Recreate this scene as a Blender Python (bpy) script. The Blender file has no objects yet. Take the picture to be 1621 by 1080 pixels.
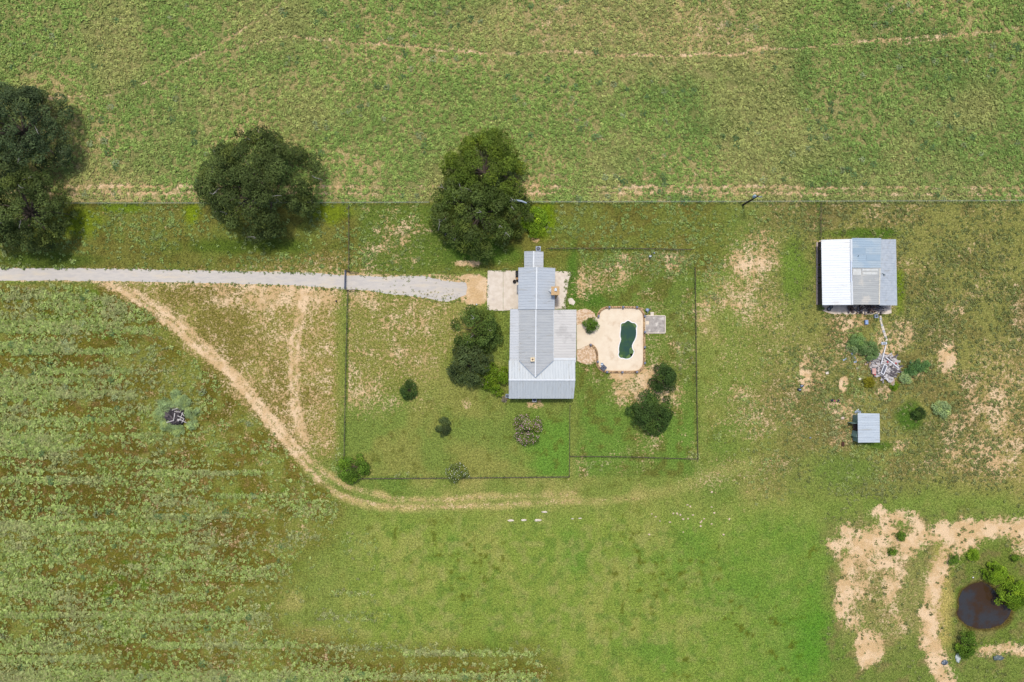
import bpy, math, random
import numpy as np
from mathutils import Vector

# ------------------------------------------------------------------ camera, sky, sun, exposure
SC = bpy.context.scene
COL = SC.collection
H = 120.0                      # height of the camera over the pasture, metres
S = 0.11                       # metres on the ground per photograph pixel
cam_d = bpy.data.cameras.new('camera'); cam = bpy.data.objects.new('camera', cam_d); COL.objects.link(cam)
cam.location = (0, 0, H); cam.rotation_euler = (0, 0, 0)
cam_d.sensor_width = 36; cam_d.lens = 36 * H / (1621 * S); cam_d.clip_end = 20000
SC.camera = cam
SUN_EL = 72.0
w = bpy.data.worlds.new('World'); SC.world = w; w.use_nodes = True
nt = w.node_tree; bg = nt.nodes['Background']
sky = nt.nodes.new('ShaderNodeTexSky'); sky.sky_type = 'NISHITA'; sky.sun_disc = False
sky.sun_elevation = math.radians(SUN_EL); sky.sun_rotation = math.radians(0)
sky.dust_density = 2.5; sky.air_density = 1.0
nt.links.new(sky.outputs[0], bg.inputs[0]); bg.inputs[1].default_value = 0.15
sd = bpy.data.lights.new('sun', 'SUN'); so = bpy.data.objects.new('sun', sd); COL.objects.link(so)
sd.energy = 2.5; sd.angle = math.radians(6.0); sd.color = (1.0, 0.95, 0.87)
so.rotation_euler = (math.radians(-(90 - SUN_EL)), math.radians(-3), 0); so.location = (0, 60, 100)
SC.view_settings.view_transform = 'Standard'; SC.view_settings.look = 'None'
SC.view_settings.exposure = 0.32; SC.view_settings.gamma = 1.0
SC.render.engine = 'CYCLES'
SC.cycles.max_bounces = 5; SC.cycles.diffuse_bounces = 3

random.seed(7); RNG = np.random.default_rng(11)
KG = 1.45                      # light arriving on level ground, so that lin(colour in photo)/KG is an albedo
def lin1(c):
    c = c / 255.0
    return c / 12.92 if c <= 0.04045 else ((c + 0.055) / 1.055) ** 2.4
def C(r, g, b, k=KG): return np.array([lin1(r) / k, lin1(g) / k, lin1(b) / k])
def C4(r, g, b, k=KG): return tuple(min(1.0, float(v)) for v in C(r, g, b, k)) + (1.0,)
def P(px, py, z=0.0):
    f = S * (1 - z / H)
    return Vector(((px - 810.5) * f, (540 - py) * f, z))

# ------------------------------------------------------------------ numpy noise and shapes (pixel space of the survey)
def vnoise(x, y, sc, seed=0):
    x = np.asarray(x, float) / sc + seed * 17.31; y = np.asarray(y, float) / sc + seed * 9.77
    xi = np.floor(x).astype(np.int64); yi = np.floor(y).astype(np.int64); fx = x - xi; fy = y - yi
    fx = fx * fx * (3 - 2 * fx); fy = fy * fy * (3 - 2 * fy)
    def h(a, b):
        n = (a * 374761393 + b * 668265263 + seed * 982451653) & 0xffffffff
        n = ((n ^ (n >> 13)) * 1274126177) & 0xffffffff
        n = n ^ (n >> 16)
        return (n & 0xffffff) / float(0xffffff)
    a = h(xi, yi); b = h(xi + 1, yi); c = h(xi, yi + 1); d = h(xi + 1, yi + 1)
    return (a * (1 - fx) + b * fx) * (1 - fy) + (c * (1 - fx) + d * fx) * fy
def fbm(x, y, sc, seed=0, oc=4):
    t = 0; a = 0.5; n = 0
    for i in range(oc):
        t = t + a * vnoise(x, y, sc, seed + i * 5); n += a; a *= 0.55; sc *= 0.5
    return t / n
def ss(e0, e1, v):
    t = np.clip((v - e0) / (e1 - e0), 0, 1); return t * t * (3 - 2 * t)
def dline(px, py, pts):
    d = np.full(np.shape(px), 1e9)
    for (ax, ay), (bx, by) in zip(pts[:-1], pts[1:]):
        vx, vy = bx - ax, by - ay
        t = np.clip(((px - ax) * vx + (py - ay) * vy) / (vx * vx + vy * vy + 1e-9), 0, 1)
        d = np.minimum(d, np.hypot(px - ax - t * vx, py - ay - t * vy))
    return d
def sdf(px, py, poly):
    d = dline(px, py, list(poly) + [poly[0]])
    ins = np.zeros(np.shape(px), bool)
    n = len(poly)
    for i in range(n):
        (ax, ay), (bx, by) = poly[i], poly[(i + 1) % n]
        if ay == by: continue
        c = ((ay > py) != (by > py)) & (px < (bx - ax) * (py - ay) / (by - ay) + ax)
        ins ^= c
    return np.where(ins, -d, d)
def blob(px, py, cx, cy, rx, ry, soft=0.5, seed=0, amp=0.5, sc=22):
    r = np.hypot((px - cx) / rx, (py - cy) / ry) + amp * (fbm(px, py, sc, seed, 3) - 0.5) * 2
    return 1 - ss(1 - soft, 1 + soft, r)

TRACK_A = [(160, 448), (200, 463), (233, 490), (280, 522), (320, 557), (367, 595), (400, 638), (433, 682), (467, 720), (507, 762), (537, 784), (607, 803), (740, 802), (923, 793), (1013, 788)]
TRACK_B = [(215, 462), (262, 495), (310, 532), (350, 570), (385, 603), (420, 648), (455, 690), (483, 722), (515, 750), (550, 770), (620, 790), (680, 792), (780, 787), (910, 782)]
TRACK_C = [(478, 462), (473, 500), (462, 533), (460, 570), (460, 607), (464, 640), (478, 690)]
TRACK_D = [(484, 470), (479, 505), (473, 540), (470, 573), (470, 627), (478, 665), (486, 700)]
LEFT_FIELD = [(-9000, 447), (150, 450), (195, 470), (270, 528), (325, 575), (395, 648), (455, 718), (500, 768), (535, 800), (520, 845), (470, 880), (440, 930), (425, 975), (450, 1010), (560, 1030), (850, 1034), (880, 1060), (860, 1100), (860, 9000), (-9000, 9000)]
POND = [(x / 3.601 + 1300, y / 3.601 + 780) for x, y in [(920, 515), (960, 532), (1000, 570), (1030, 625), (1088, 672), (1072, 715), (1032, 755), (970, 775), (900, 778), (840, 757), (797, 722), (780, 690), (797, 660), (793, 610), (815, 562), (860, 530)]]
DECK_Z4 = [(385, 265), (393, 225), (410, 195), (440, 163), (490, 142), (530, 140), (710, 138), (900, 140), (950, 163), (983, 210), (993, 270), (993, 460), (993, 660), (993, 880), (970, 938), (930, 974), (890, 986), (700, 988), (500, 986), (445, 974), (400, 935), (374, 880), (376, 800), (372, 735), (352, 680), (322, 647), (282, 628)]
Z4 = lambda p: (p[0] / 8.306 + 900, p[1] / 8.306 + 470)
DECK_WALL = [Z4(p) for p in DECK_Z4]
POOL = [Z4(p) for p in [(770, 315), (800, 320), (830, 345), (865, 345), (888, 368), (896, 395), (882, 412), (889, 450), (888, 510), (870, 565), (842, 610), (830, 650), (838, 690), (859, 715), (846, 755), (825, 790), (795, 810), (750, 816), (710, 800), (690, 808), (665, 785), (653, 755), (667, 735), (660, 690), (668, 630), (690, 572), (690, 545), (680, 525), (682, 470), (690, 420), (686, 365), (708, 346), (737, 345)]]

def zones(px, py):
    """what grows where: returns albedo, bare soil share, weed share, weed colour index"""
    px = np.asarray(px, float); py = np.asarray(py, float)
    big = fbm(px, py, 170, 1, 4); mid = fbm(px, py, 55, 2, 4); fine = fbm(px, py, 16, 3, 4); tiny = fbm(px, py, 5, 4, 2)
    wx = px + 26 * (mid - 0.5) + 14 * (fine - 0.5); wy = py + 26 * (fbm(px, py, 50, 9, 4) - 0.5) + 14 * (fbm(px, py, 15, 8, 3) - 0.5)
    N = px.shape
    col = np.empty(N + (3,)); bare = np.zeros(N); weed = np.zeros(N)
    def mix(c, m):
        nonlocal col
        m = np.clip(m, 0, 1)[..., None]; col = col * (1 - m) + np.asarray(c) * m
    # --- mown pasture (default)
    col[:] = C(132, 147, 70)
    mix(C(166, 160, 92), ss(0.45, 0.75, mid) * 0.8)
    mix(C(110, 138, 58), ss(0.5, 0.72, big) * 0.8)
    mix(C(140, 146, 72), ss(0.55, 0.8, fine) * 0.6)
    mix(C(104, 112, 44), ss(0.6, 0.74, fbm(px, py, 10, 21, 4)) * 0.5)
    bare += 0.14 + 0.16 * ss(0.4, 0.75, mid)
    # --- bottom meadow, smoother and greener
    mead = ss(770, 850, wy) * ss(500, 620, wx)
    g1 = fbm(px * 1.3, py * 0.8, 38, 31, 5)
    mix(C(136, 155, 68), mead); mix(C(162, 164, 88), mead * ss(0.45, 0.72, g1) * 0.75)
    mix(C(108, 148, 56), mead * ss(0.5, 0.75, fbm(px, py, 90, 33, 5)) * 0.7); mix(C(158, 160, 92), mead * ss(0.52, 0.7, fbm(px, py, 13, 36, 3)) * 0.6); mix(C(104, 134, 54), mead * ss(0.54, 0.7, fbm(px, py, 10, 37, 3)) * 0.6)
    mix(C(108, 148, 56), mead * ss(1020, 1240, wx) * 0.5)
    mix(C(100, 108, 32), mead * ss(0.62, 0.74, fbm(px, py, 9, 34, 4)) * ss(0.5, 0.62, fbm(px, py, 90, 35, 2)) * 0.8)
    bare = bare * (1 - mead * 0.6)
    # --- strip along the lane south of the fence, and the weedy paddock to the east
    strip = ss(318, 322, py) * (1 - ss(425, 440, wy)) * (1 - ss(1120, 1180, wx))
    mix(C(124, 122, 58), strip * 0.85)
    mix(C(104, 98, 44), strip * ss(0.5, 0.7, fine) * 0.6); mix(C(118, 132, 58), strip * ss(.45, .6, fbm(px, py, 30, 22, 3)) * .6)
    weed += strip * (0.55 * ss(0.35, 0.6, mid) + 0.12) * (1 - 0.5 * ss(560, 640, wx) * (1 - ss(850, 880, wx)))
    lane_dry = ss(385, 430, wy) * (1 - ss(470, 500, wy)) * (1 - ss(560, 640, wx)) * (1 - ss(-20, 240, wx) * 0)
    bare += 0.25 * lane_dry * ss(200, 420, wx)
    east = ss(1120, 1330, wx) * ss(318, 322, py) * (1 - ss(740, 800, wy))
    mix(C(146, 144, 80), east * 0.85); mix(C(170, 156, 92), east * ss(1420, 1620, wx) * ss(500, 660, wy) * .7); mix(C(104, 112, 56), east * ss(0.45, 0.7, mid) * 0.7)
    mix(C(126, 116, 70), east * ss(0.5, 0.7, fbm(px, py, 40, 41, 4)) * 0.6)
    weed += east * (0.35 + 0.6 * ss(0.3, 0.6, mid))
    bare += east * (0.12 + 0.16 * ss(1440, 1620, wx) * ss(520, 640, wy) + 0.22 * ss(0.5, 0.7, fbm(px, py, 36, 42, 3)))
    # --- worn ground west of the yard and inside its north-west part
    dry = (1 - ss(520, 548, wx)) * ss(447, 455, py) * (1 - ss(690, 760, wy)) * ss(-18, 10, sdf(wx, wy, LEFT_FIELD))
    mix(C(150, 142, 72), dry * 0.85); mix(C(120, 112, 50), dry * ss(0.48, 0.66, mid) * 0.6)
    bare += dry * (0.30 + 0.12 * ss(330, 450, wx) + 0.16 * ss(0.5, 0.7, fine) - 0.2 * ss(0.5, 0.66, mid))
    yard = ss(549, 552, px) * (1 - ss(1098, 1101, px)) * ss(395, 405, py) * (1 - ss(752, 757, py))
    nw = yard * (1 - ss(650, 770, wx)) * ss(455, 475, wy) * (1 - ss(575, 660, wy + 0.3 * (wx - 600)))
    mix(C(140, 142, 70), nw); mix(C(112, 128, 50), nw * ss(0.45, 0.7, fine) * 0.7)
    bare += nw * (0.32 + 0.2 * ss(0.4, 0.7, fine)) + yard * (1 - ss(640, 760, wx)) * ss(590, 640, wy) * 0.08
    lawn = yard * ss(600, 660, wy + 0.25 * (wx - 650)) * (1 - ss(900, 903, px))
    mix(C(126, 144, 68), lawn * 0.9); mix(C(152, 150, 80), lawn * ss(0.42, 0.7, mid) * 0.7)
    mix(C(110, 148, 58), lawn * blob(px, py, 880, 715, 50, 55, 0.6, 51))
    mix(C(104, 108, 44), lawn * ss(0.6, 0.76, fbm(px, py, 9, 52, 4)) * 0.6)
    bare = bare * (1 - 0.6 * lawn)
    by = yard * ss(905, 925, wx)
    mix(C(112, 132, 58), by * 0.75); mix(C(112, 144, 60), by * blob(px, py, 940, 690, 70, 60, 0.5, 53)); mix(C(112, 144, 60), by * blob(px, py, 1075, 690, 40, 60, 0.5, 54))
    mix(C(108, 104, 48), by * ss(0.5, 0.68, fbm(px, py, 14, 55, 4)) * 0.6)
    bare += by * (0.28 * ss(0.42, 0.62, fbm(px, py, 40, 56, 4)) + 0.55 * blob(px, py, 1005, 610, 50, 34, 0.5, 57) + 0.35 * blob(px, py, 960, 440, 60, 26, 0.5, 58) + 0.25 * blob(px, py, 1040, 400, 60, 30, 0.5, 59))
    weed += by * 0.5 * (blob(px, py, 1050, 410, 80, 30, 0.5, 60) + 0.8 * blob(px, py, 1085, 520, 18, 70, 0.5, 61) + blob(px, py, 970, 390, 70, 16, 0.5, 62))
    mix(C(88, 122, 44), 0.9 * (blob(px, py, 905, 440, 10, 50, 0.5, 63) + blob(px, py, 760, 400, 60, 22, 0.5, 64) * ss(322, 326, py) + blob(px, py, 930, 475, 26, 12, 0.5, 65)))
    nb = ss(322, 326, py) * (1 - ss(420, 440, wy)) * ss(556, 580, px) * (1 - ss(700, 730, wx))
    mix(C(100, 124, 50), nb * 0.8); bare += nb * 0.1 + nb * 0.3 * ss(0.5, 0.66, fine)
    weed += 0.35 * strip * blob(px, py, 960, 350, 120, 26, 0.4, 66)
    # --- bare patches of the pasture east of the yard
    for i, (cx, cy, rx, ry, a) in enumerate([(1195, 398, 46, 30, .42), (1165, 440, 46, 44, .28), (1275, 600, 8, 26, .5), (1135, 480, 16, 18, .3), (1200, 560, 80, 70, .22), (1200, 470, 50, 50, .2), (1110, 500, 12, 36, .4), (1190, 670, 60, 25, .3), (1170, 740, 40, 18, .2), (1110, 762, 50, 14, .18), (1150, 625, 40, 20, .25),
            (1499, 567, 12, 20, .95), (1336, 607, 6, 12, 1.0), (1340, 505, 30, 18, .45), (1430, 530, 22, 24, .45), (1452, 585, 18, 14, .5), (1400, 622, 14, 10, .5), (1590, 690, 44, 70, .14), (1520, 730, 40, 24, .16), (1420, 705, 16, 8, .5), (1330, 650, 24, 14, .25), (1390, 560, 30, 30, .35),
            (741, 417, 18, 5, .85), (848, 380, 8, 5, .8), (846, 640, 14, 7, .7), (738, 640, 7, 8, .5), (560, 745, 24, 14, .35), (985, 595, 16, 5, .8), (670, 640, 50, 16, .2), (590, 640, 40, 30, .3), (900, 470, 14, 12, .2), (600, 262, 8, 5, .5), (1030, 232, 20, 9, .5), (1090, 225, 26, 8, .2)]):
        bare += a * blob(px, py, cx, cy, rx, ry, 0.45, 70 + i)
    # --- lane verge and tracks
    bare += 0.9 * ss(7, 2, np.abs(py + 6 * (fine - .5) - 437 - 0.02 * (px - 200)) - 8) * (1 - ss(730, 760, wx)) * 0.6
    bare += 1.3 * blob(px, py, 752, 459, 22, 24, 0.35, 110)
    rut = np.zeros(N)
    for tr, wd, am in ((TRACK_A, 4.0, .4), (TRACK_B, 3.4, .34), (TRACK_C, 2.8, .28), (TRACK_D, 2.6, .28)):
        rut = np.maximum(rut, am * (1 - ss(wd * 0.5, wd * 1.7, dline(px + 5 * (fine - .5), py + 5 * (tiny - .5), tr))))
    fade = 1 - 0.45 * ss(820, 1010, px) - 0.3 * ss(760, 900, px) * (py < 790)
    rut = rut * fade
    straw = np.maximum(1 - ss(2, 10, dline(px + 12 * (fine - .5), py + 12 * (mid - .5), TRACK_A)), .9 * (1 - ss(2, 8, dline(px + 12 * (mid - .5), py + 12 * (fine - .5), TRACK_B)))); straw = np.maximum(straw, .8 * (1 - ss(3, 12, dline(px + 10 * (fine - .5), py, [(474, 470), (466, 540), (465, 610), (476, 690)]))))
    mix(C(204, 184, 122), straw * (1 - .55 * ss(700, 1010, px)) * (.3 + .5 * ss(.35, .65, fine)))
    ext = 1 - ss(3, 15, dline(px + 16 * (fine - .5), py + 16 * (mid - .5), [(1000, 788), (1060, 776), (1120, 758), (1190, 730)])); mix(C(180, 172, 104), ext * .35)
    bare += rut
    verge = (1 - ss(10, 34, dline(wx, wy, TRACK_A))) * (1 - ss(560, 700, wx))
    bare += 0.10 * verge
    # --- left field: sage weeds in drilled rows over olive thatch
    lfd = sdf(wx, wy, LEFT_FIELD); lf = ss(10 + 26 * (py > 790), -10 - 26 * (py > 790), lfd) * ss(446, 450, py)
    mix(C(114, 110, 42), lf); mix(C(92, 82, 28), lf * ss(0.45, 0.65, mid) * 0.6); mix(C(150, 112, 80), lf * ss(.58, .7, fbm(px, py, 8, 87, 2)) * .3); mix(C(136, 146, 70), lf * ss(0.5, 0.7, fbm(px, py, 34, 81, 3)) * 0.7)
    mix(C(96, 124, 36), lf * ss(0.68, 0.76, fbm(px, py, 30, 82, 3)) * ss(0.5, 0.6, fbm(px, py, 150, 83, 2)) * .8)
    bare = bare * (1 - 0.6 * lf) + lf * (0.18 + 0.26 * ss(0.52, 0.7, fbm(px, py, 14, 84, 3)) * ss(80, 380, wx))
    rows = np.zeros(N)
    for ry, x0, x1, wdt, a in [(468, -90, 150, 4, 1), (512, -90, 190, 5, .9), (523, -90, 240, 4, 1), (545, -90, 120, 5, .9), (556, 20, 220, 4, .8), (588, 60, 230, 4, .8), (602, -90, 150, 4, .7), (622, 0, 215, 4, 1), (628, 60, 220, 3, .8), (664, 70, 190, 3, 1), (708, -90, 130, 4, 1), (748, 220, 430, 3, 1), (784, 340, 460, 3, .8), (833, -90, 200, 6, 1.2), (838, 170, 300, 3, 1), (817, 220, 360, 3, .9), (897, 200, 330, 3, 1), (931, -90, 60, 3, .9), (939, 520, 596, 4, 1), (973, -90, 620, 4, 1.2), (975, 240, 620, 6, 1), (1021, 240, 520, 4, 1.1), (1023, 520, 690, 5, 1.2), (1033, 640, 870, 4, 1.2), (1043, -90, 160, 4, .9), (1072, -90, 560, 10, 1), (1070, 540, 850, 5, .7), (760, 0, 200, 5, .6), (690, 100, 260, 4, .6), (900, 420, 480, 6, .5)]:
        rows = np.maximum(rows, a * (1 - ss(wdt * 0.6, wdt * 1.5, np.abs(py + 4 * (mid - .5) - ry))) * ss(x0 - 8, x0 + 8, px) * (1 - ss(x1 - 8, x1 + 8, px)))
    period = 0.5 + 0.5 * np.sin(py / 12.0 * 2 * np.pi + 3 * mid)
    streak = np.clip(ss(0.44, 0.56, fbm(px * 0.07, py + 6 * (mid - .5), 7.5, 88, 2)) * .75 + .45 * ss(.48, .6, fbm(px, py, 5.5, 89, 2)), 0, 1)
    patch = ss(0.36, 0.60, fbm(px * 0.4, py, 42, 85, 4)) * (0.6 + 0.7 * ss(150, 20, px) * (py < 720))
    lw = lf * np.clip((0.16 + 0.84 * patch) * (0.08 + 0.92 * streak) + 0.2 * ss(0.54, 0.66, fine), 0, 1) * (1 - 0.7 * ss(200, 430, wx + 0.25 * (py - 560)) * (py < 790))
    lw = lw * (1 - 0.7 * blob(px, py, 120, 640, 70, 30, .6, 86))
    sw_edge = ss(420, 470, px) * (1 - ss(560, 640, px)) * ss(840, 1000, py)
    weed = weed * (1 - lf) + np.maximum(lw, 1.25 * rows * np.maximum(lf, ss(500, 520, px) * (py > 900))) + sw_edge * 0.25 * ss(0.5, 0.62, fine) * (1 - lf)
    for cx, cy, rx, ry, a in [(575, 738, 20, 8, .35), (640, 752, 30, 5, .4), (948, 735, 22, 8, .7), (1098, 722, 12, 10, .6), (1130, 690, 8, 22, .5), (1180, 655, 14, 24, .3), (1320, 770, 18, 12, .8), (1362, 700, 55, 85, .6), (1380, 775, 34, 18, .7), (1360, 560, 32, 30, .9), (1130, 440, 18, 30, .5), (1240, 560, 30, 18, .4), (535, 735, 9, 24, .8), (565, 860, 30, 20, .25), (1350, 640, 40, 40, .5)]:
        weed += a * blob(px, py, cx, cy, rx, ry, 0.5, 90)
    # --- north field: a dense sage-green weed crop over tan soil
    nf = ss(321.5, 319.5, py)
    rowm = ss(278, 285, py) * nf
    tan = 0.55 * ss(0.45, 0.68, fbm(px, py, 150, 101, 4)) + 0.25 * ss(0.5, 0.7, fbm(px, py, 40, 102, 3)) + 0.3 * blob(px, py, 800, 60, 280, 60, 0.6, 103) + 0.25 * blob(px, py, 640, 120, 110, 80, .6, 104) + .3 * blob(px, py, 380, 40, 40, 40, .6, 105) + .3 * blob(px, py, 1150, 50, 60, 40, .6, 107)
    tan = tan * (1 - 0.6 * ss(1000, 1350, px) * ss(60, 130, py))
    nc = np.empty(N + (3,)); nc[:] = C(140, 142, 88)
    def nmix(c, m):
        nonlocal nc
        m = np.clip(m, 0, 1)[..., None]; nc = nc * (1 - m) + np.asarray(c) * m
    nmix(C(186, 168, 116), tan); nmix(C(104, 122, 62), ss(0.5, 0.7, fbm(px, py, 60, 106, 4)) * 0.7 * (0.5 + 0.5 * ss(900, 1200, px)))
    col = col * (1 - nf[..., None]) + nc * nf[..., None]
    nbare = 0.20 + 0.30 * tan
    path = np.zeros(N)
    for pl, wd, am in [([(450, 0), (437, 13), (383, 47), (330, 80), (280, 105), (230, 130), (180, 147), (150, 155), (60, 157)], 2.0, 1.0), ([(340, 82), (420, 66), (450, 58), (540, 66), (640, 72), (740, 84), (825, 85), (890, 80), (980, 87), (1080, 88), (1160, 88), (1200, 78), (1260, 79), (1360, 66), (1440, 60), (1540, 54), (1640, 38)], 1.9, 1.0),
            ([(1360, 67), (1430, 69), (1530, 56), (1640, 44)], 1.3, .9), ([(1010, 195), (1050, 178), (1075, 155)], 1.2, .6), ([(-60, 36), (60, 25), (150, 28), (290, 30)], 1.3, .5), ([(1170, 100), (1260, 45), (1330, -10)], 1.2, .5), ([(-900, 296), (700, 296), (1100, 297), (1300, 298), (2600, 299)], 2.6, .8), ([(-900, 306), (700, 307), (1100, 306), (1300, 308), (2600, 310)], 2.4, .75), ([(800, 276), (1240, 277), (2600, 279)], 1.5, .45)]:
        path = np.maximum(path, am * (1 - ss(wd * 0.7, wd * 1.5 + .8, dline(px + 3 * (fine - .5), py + 7 * (mid - .5) + 1.5 * (tiny - .5), pl))))
    pathw = np.clip(path * (0.6 + 0.6 * ss(.3, .6, mid)), 0, 1); nmix(C(206, 186, 132), pathw * .8)
    nbare += pathw * 0.42 + rowm * 0.06
    nweed = (0.85 - 0.4 * tan) * (1 - 0.75 * np.clip(path * 1.1, 0, 1))
    bare = bare * (1 - nf) + nbare * nf; weed = weed * (1 - nf) + nweed * nf
    # lush yellow-green margin below the fence near the oaks, and turf tinted darker to paint in the oaks' shade
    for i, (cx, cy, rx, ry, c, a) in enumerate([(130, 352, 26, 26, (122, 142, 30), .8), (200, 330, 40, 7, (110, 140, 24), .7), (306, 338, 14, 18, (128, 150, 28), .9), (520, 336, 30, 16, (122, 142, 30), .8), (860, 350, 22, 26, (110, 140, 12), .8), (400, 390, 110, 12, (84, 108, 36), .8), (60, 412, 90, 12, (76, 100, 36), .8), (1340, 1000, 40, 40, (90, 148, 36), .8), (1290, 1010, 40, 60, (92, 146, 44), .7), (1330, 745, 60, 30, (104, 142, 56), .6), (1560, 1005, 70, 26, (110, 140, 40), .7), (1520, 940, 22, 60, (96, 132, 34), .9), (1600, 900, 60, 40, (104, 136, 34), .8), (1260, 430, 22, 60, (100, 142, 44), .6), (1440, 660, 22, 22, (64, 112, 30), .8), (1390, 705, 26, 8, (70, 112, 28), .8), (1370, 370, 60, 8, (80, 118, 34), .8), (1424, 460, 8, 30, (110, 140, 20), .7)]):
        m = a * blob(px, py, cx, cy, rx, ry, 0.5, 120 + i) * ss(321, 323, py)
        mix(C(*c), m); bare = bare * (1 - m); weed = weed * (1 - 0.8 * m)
    # --- sand around the pond
    sand = np.zeros(N)
    qx = px + 16 * (fine - .5) + 10 * (mid - .5); qy = py + 16 * (fbm(px, py, 15, 8, 3) - .5) + 10 * (tiny - .5)
    for ln, wd, a in [([(1700, 846), (1600, 838), (1560, 837), (1500, 842), (1460, 848), (1430, 858), (1400, 850)], 13, 1.0), ([(1545, 848), (1515, 866), (1494, 890), (1478, 930), (1470, 975), (1474, 1020), (1492, 1062), (1505, 1100)], 12, .95), ([(1440, 866), (1428, 890), (1418, 920), (1405, 945)], 8, .7), ([(1345, 890), (1340, 935), (1332, 968), (1356, 986)], 11, .75), ([(1388, 808), (1402, 834), (1418, 814), (1445, 822), (1470, 842)], 8, .8), ([(1560, 1030), (1600, 1026), (1640, 1032)], 8, .75), ([(1410, 960), (1424, 980), (1430, 1000)], 5, .5), ([(1610, 862), (1640, 876)], 10, .7)]:
        sand = np.maximum(sand, a * (1 - ss(wd * .5, wd * 2.1, dline(qx, qy, ln))))
    for i, (cx, cy, rx, ry, a) in enumerate([(1370, 862, 46, 36, 1.0), (1415, 874, 44, 26, .85), (1358, 925, 26, 30, .6), (1345, 965, 22, 26, .6), (1478, 950, 18, 60, .6), (1560, 840, 70, 14, .6), (1408, 925, 16, 28, .6), (1376, 1026, 19, 26, 1.05), (1352, 918, 24, 20, .5), (1400, 960, 60, 60, .25), (1520, 856, 30, 14, .6)]):
        sand = np.maximum(sand, a * blob(px, py, cx, cy, rx, ry, 0.6, 140 + i, 0.6, 26))
    sand = np.clip(sand, 0, 1.05) * (0.60 + 0.45 * ss(.30, .55, fbm(px, py, 18, 168, 4)))
    pz = ss(1290, 1330, wx) * ss(790, 830, wy)
    mix(C(122, 130, 66), pz * 0.6 * (1 - sand)); mix(C(142, 128, 84), pz * ss(.5, .7, fine) * .6)
    mix(C(176, 156, 104), pz * blob(px, py, 1400, 940, 80, 90, .5, 165) * .4); mix(C(196, 178, 104), blob(px, py, 1490, 950, 18, 80, .5, 166) * .8)
    bare = bare * (1 - 0.5 * pz) + sand * 1.0 + 0.12 * pz + .1 * pz * blob(px, py, 1400, 940, 80, 90, .5, 165)
    weed = weed * (1 - np.clip(sand, 0, 1)) + 0.12 * pz
    pd = sdf(px, py, POND)
    mud = 1 - ss(2.5, 9, pd + 7 * (fine - .5))
    mix(C(96, 84, 44), mud); bare = bare * (1 - mud)
    bank = ss(28, 8, pd + 10 * (fine - .5)); bare = bare * (1 - .85 * bank)
    weed = np.where(pd < 8, 0, weed)
    # ground kept clear of growth
    clear = np.zeros(N, bool)
    clear |= (np.abs(py - 437) < 11) & (px < 560)
    clear |= (px > 805) & (px < 913) & (py > 397) & (py < 632)
    clear |= (px > 772) & (px < 905) & (py > 428) & (py < 491)
    clear |= (px > 911) & (px < 1054) & (py > 487) & (py < 592)
    clear |= (px > 1290) & (px < 1420) & (py > 378) & (py < 498)
    clear |= (px > 1347) & (px < 1394) & (py > 653) & (py < 702)
    clear |= np.hypot(px - 1399, py - 582) < 23
    weed = np.where(clear, 0, np.clip(weed, 0, 1.2))
    return col, np.clip(bare, 0, 1.3), weed, nf, lf, clear, rut

# ------------------------------------------------------------------ materials
def new_mat(name):
    m = bpy.data.materials.new(name); m.use_nodes = True
    return m, m.node_tree, m.node_tree.nodes['Principled BSDF']
def nd(t, typ, **kw):
    n = t.nodes.new(typ)
    for k, v in kw.items(): setattr(n, k, v)
    return n
def pos_node(t, scale=(1, 1, 1)):
    g = nd(t, 'ShaderNodeNewGeometry'); mp = nd(t, 'ShaderNodeMapping'); mp.inputs['Scale'].default_value = scale
    t.links.new(g.outputs['Position'], mp.inputs['Vector']); return mp.outputs['Vector']
def noise(t, vec, sc, det=4, rough=0.6):
    n = nd(t, 'ShaderNodeTexNoise'); n.inputs['Scale'].default_value = sc; n.inputs['Detail'].default_value = det; n.inputs['Roughness'].default_value = rough
    t.links.new(vec, n.inputs['Vector']); return n.outputs['Fac']
def ramp(t, fac, a, b, c0=0.0, c1=1.0):
    r = nd(t, 'ShaderNodeMapRange', interpolation_type='SMOOTHSTEP'); r.inputs[1].default_value = a; r.inputs[2].default_value = b; r.inputs[3].default_value = c0; r.inputs[4].default_value = c1
    t.links.new(fac, r.inputs[0]); return r.outputs[0]
def mixc(t, fac, a, b, blend='MIX'):
    m = nd(t, 'ShaderNodeMix', data_type='RGBA', blend_type=blend)
    for s, v in ((m.inputs[0], fac), (m.inputs[6], a), (m.inputs[7], b)):
        if hasattr(v, 'is_linked') or hasattr(v, 'links'): t.links.new(v, s)
        else: s.default_value = v
    return m.outputs[2]
def math_(t, op, a, b):
    m = nd(t, 'ShaderNodeMath', operation=op)
    for s, v in ((m.inputs[0], a), (m.inputs[1], b)):
        if hasattr(v, 'links'): t.links.new(v, s)
        else: s.default_value = v
    return m.outputs[0]
def bump(t, b, h, strength, dist=0.1):
    n = nd(t, 'ShaderNodeBump'); n.inputs['Strength'].default_value = strength; n.inputs['Distance'].default_value = dist
    t.links.new(h, n.inputs['Height']); t.links.new(n.outputs[0], b.inputs['Normal'])
MATS = {}
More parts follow.
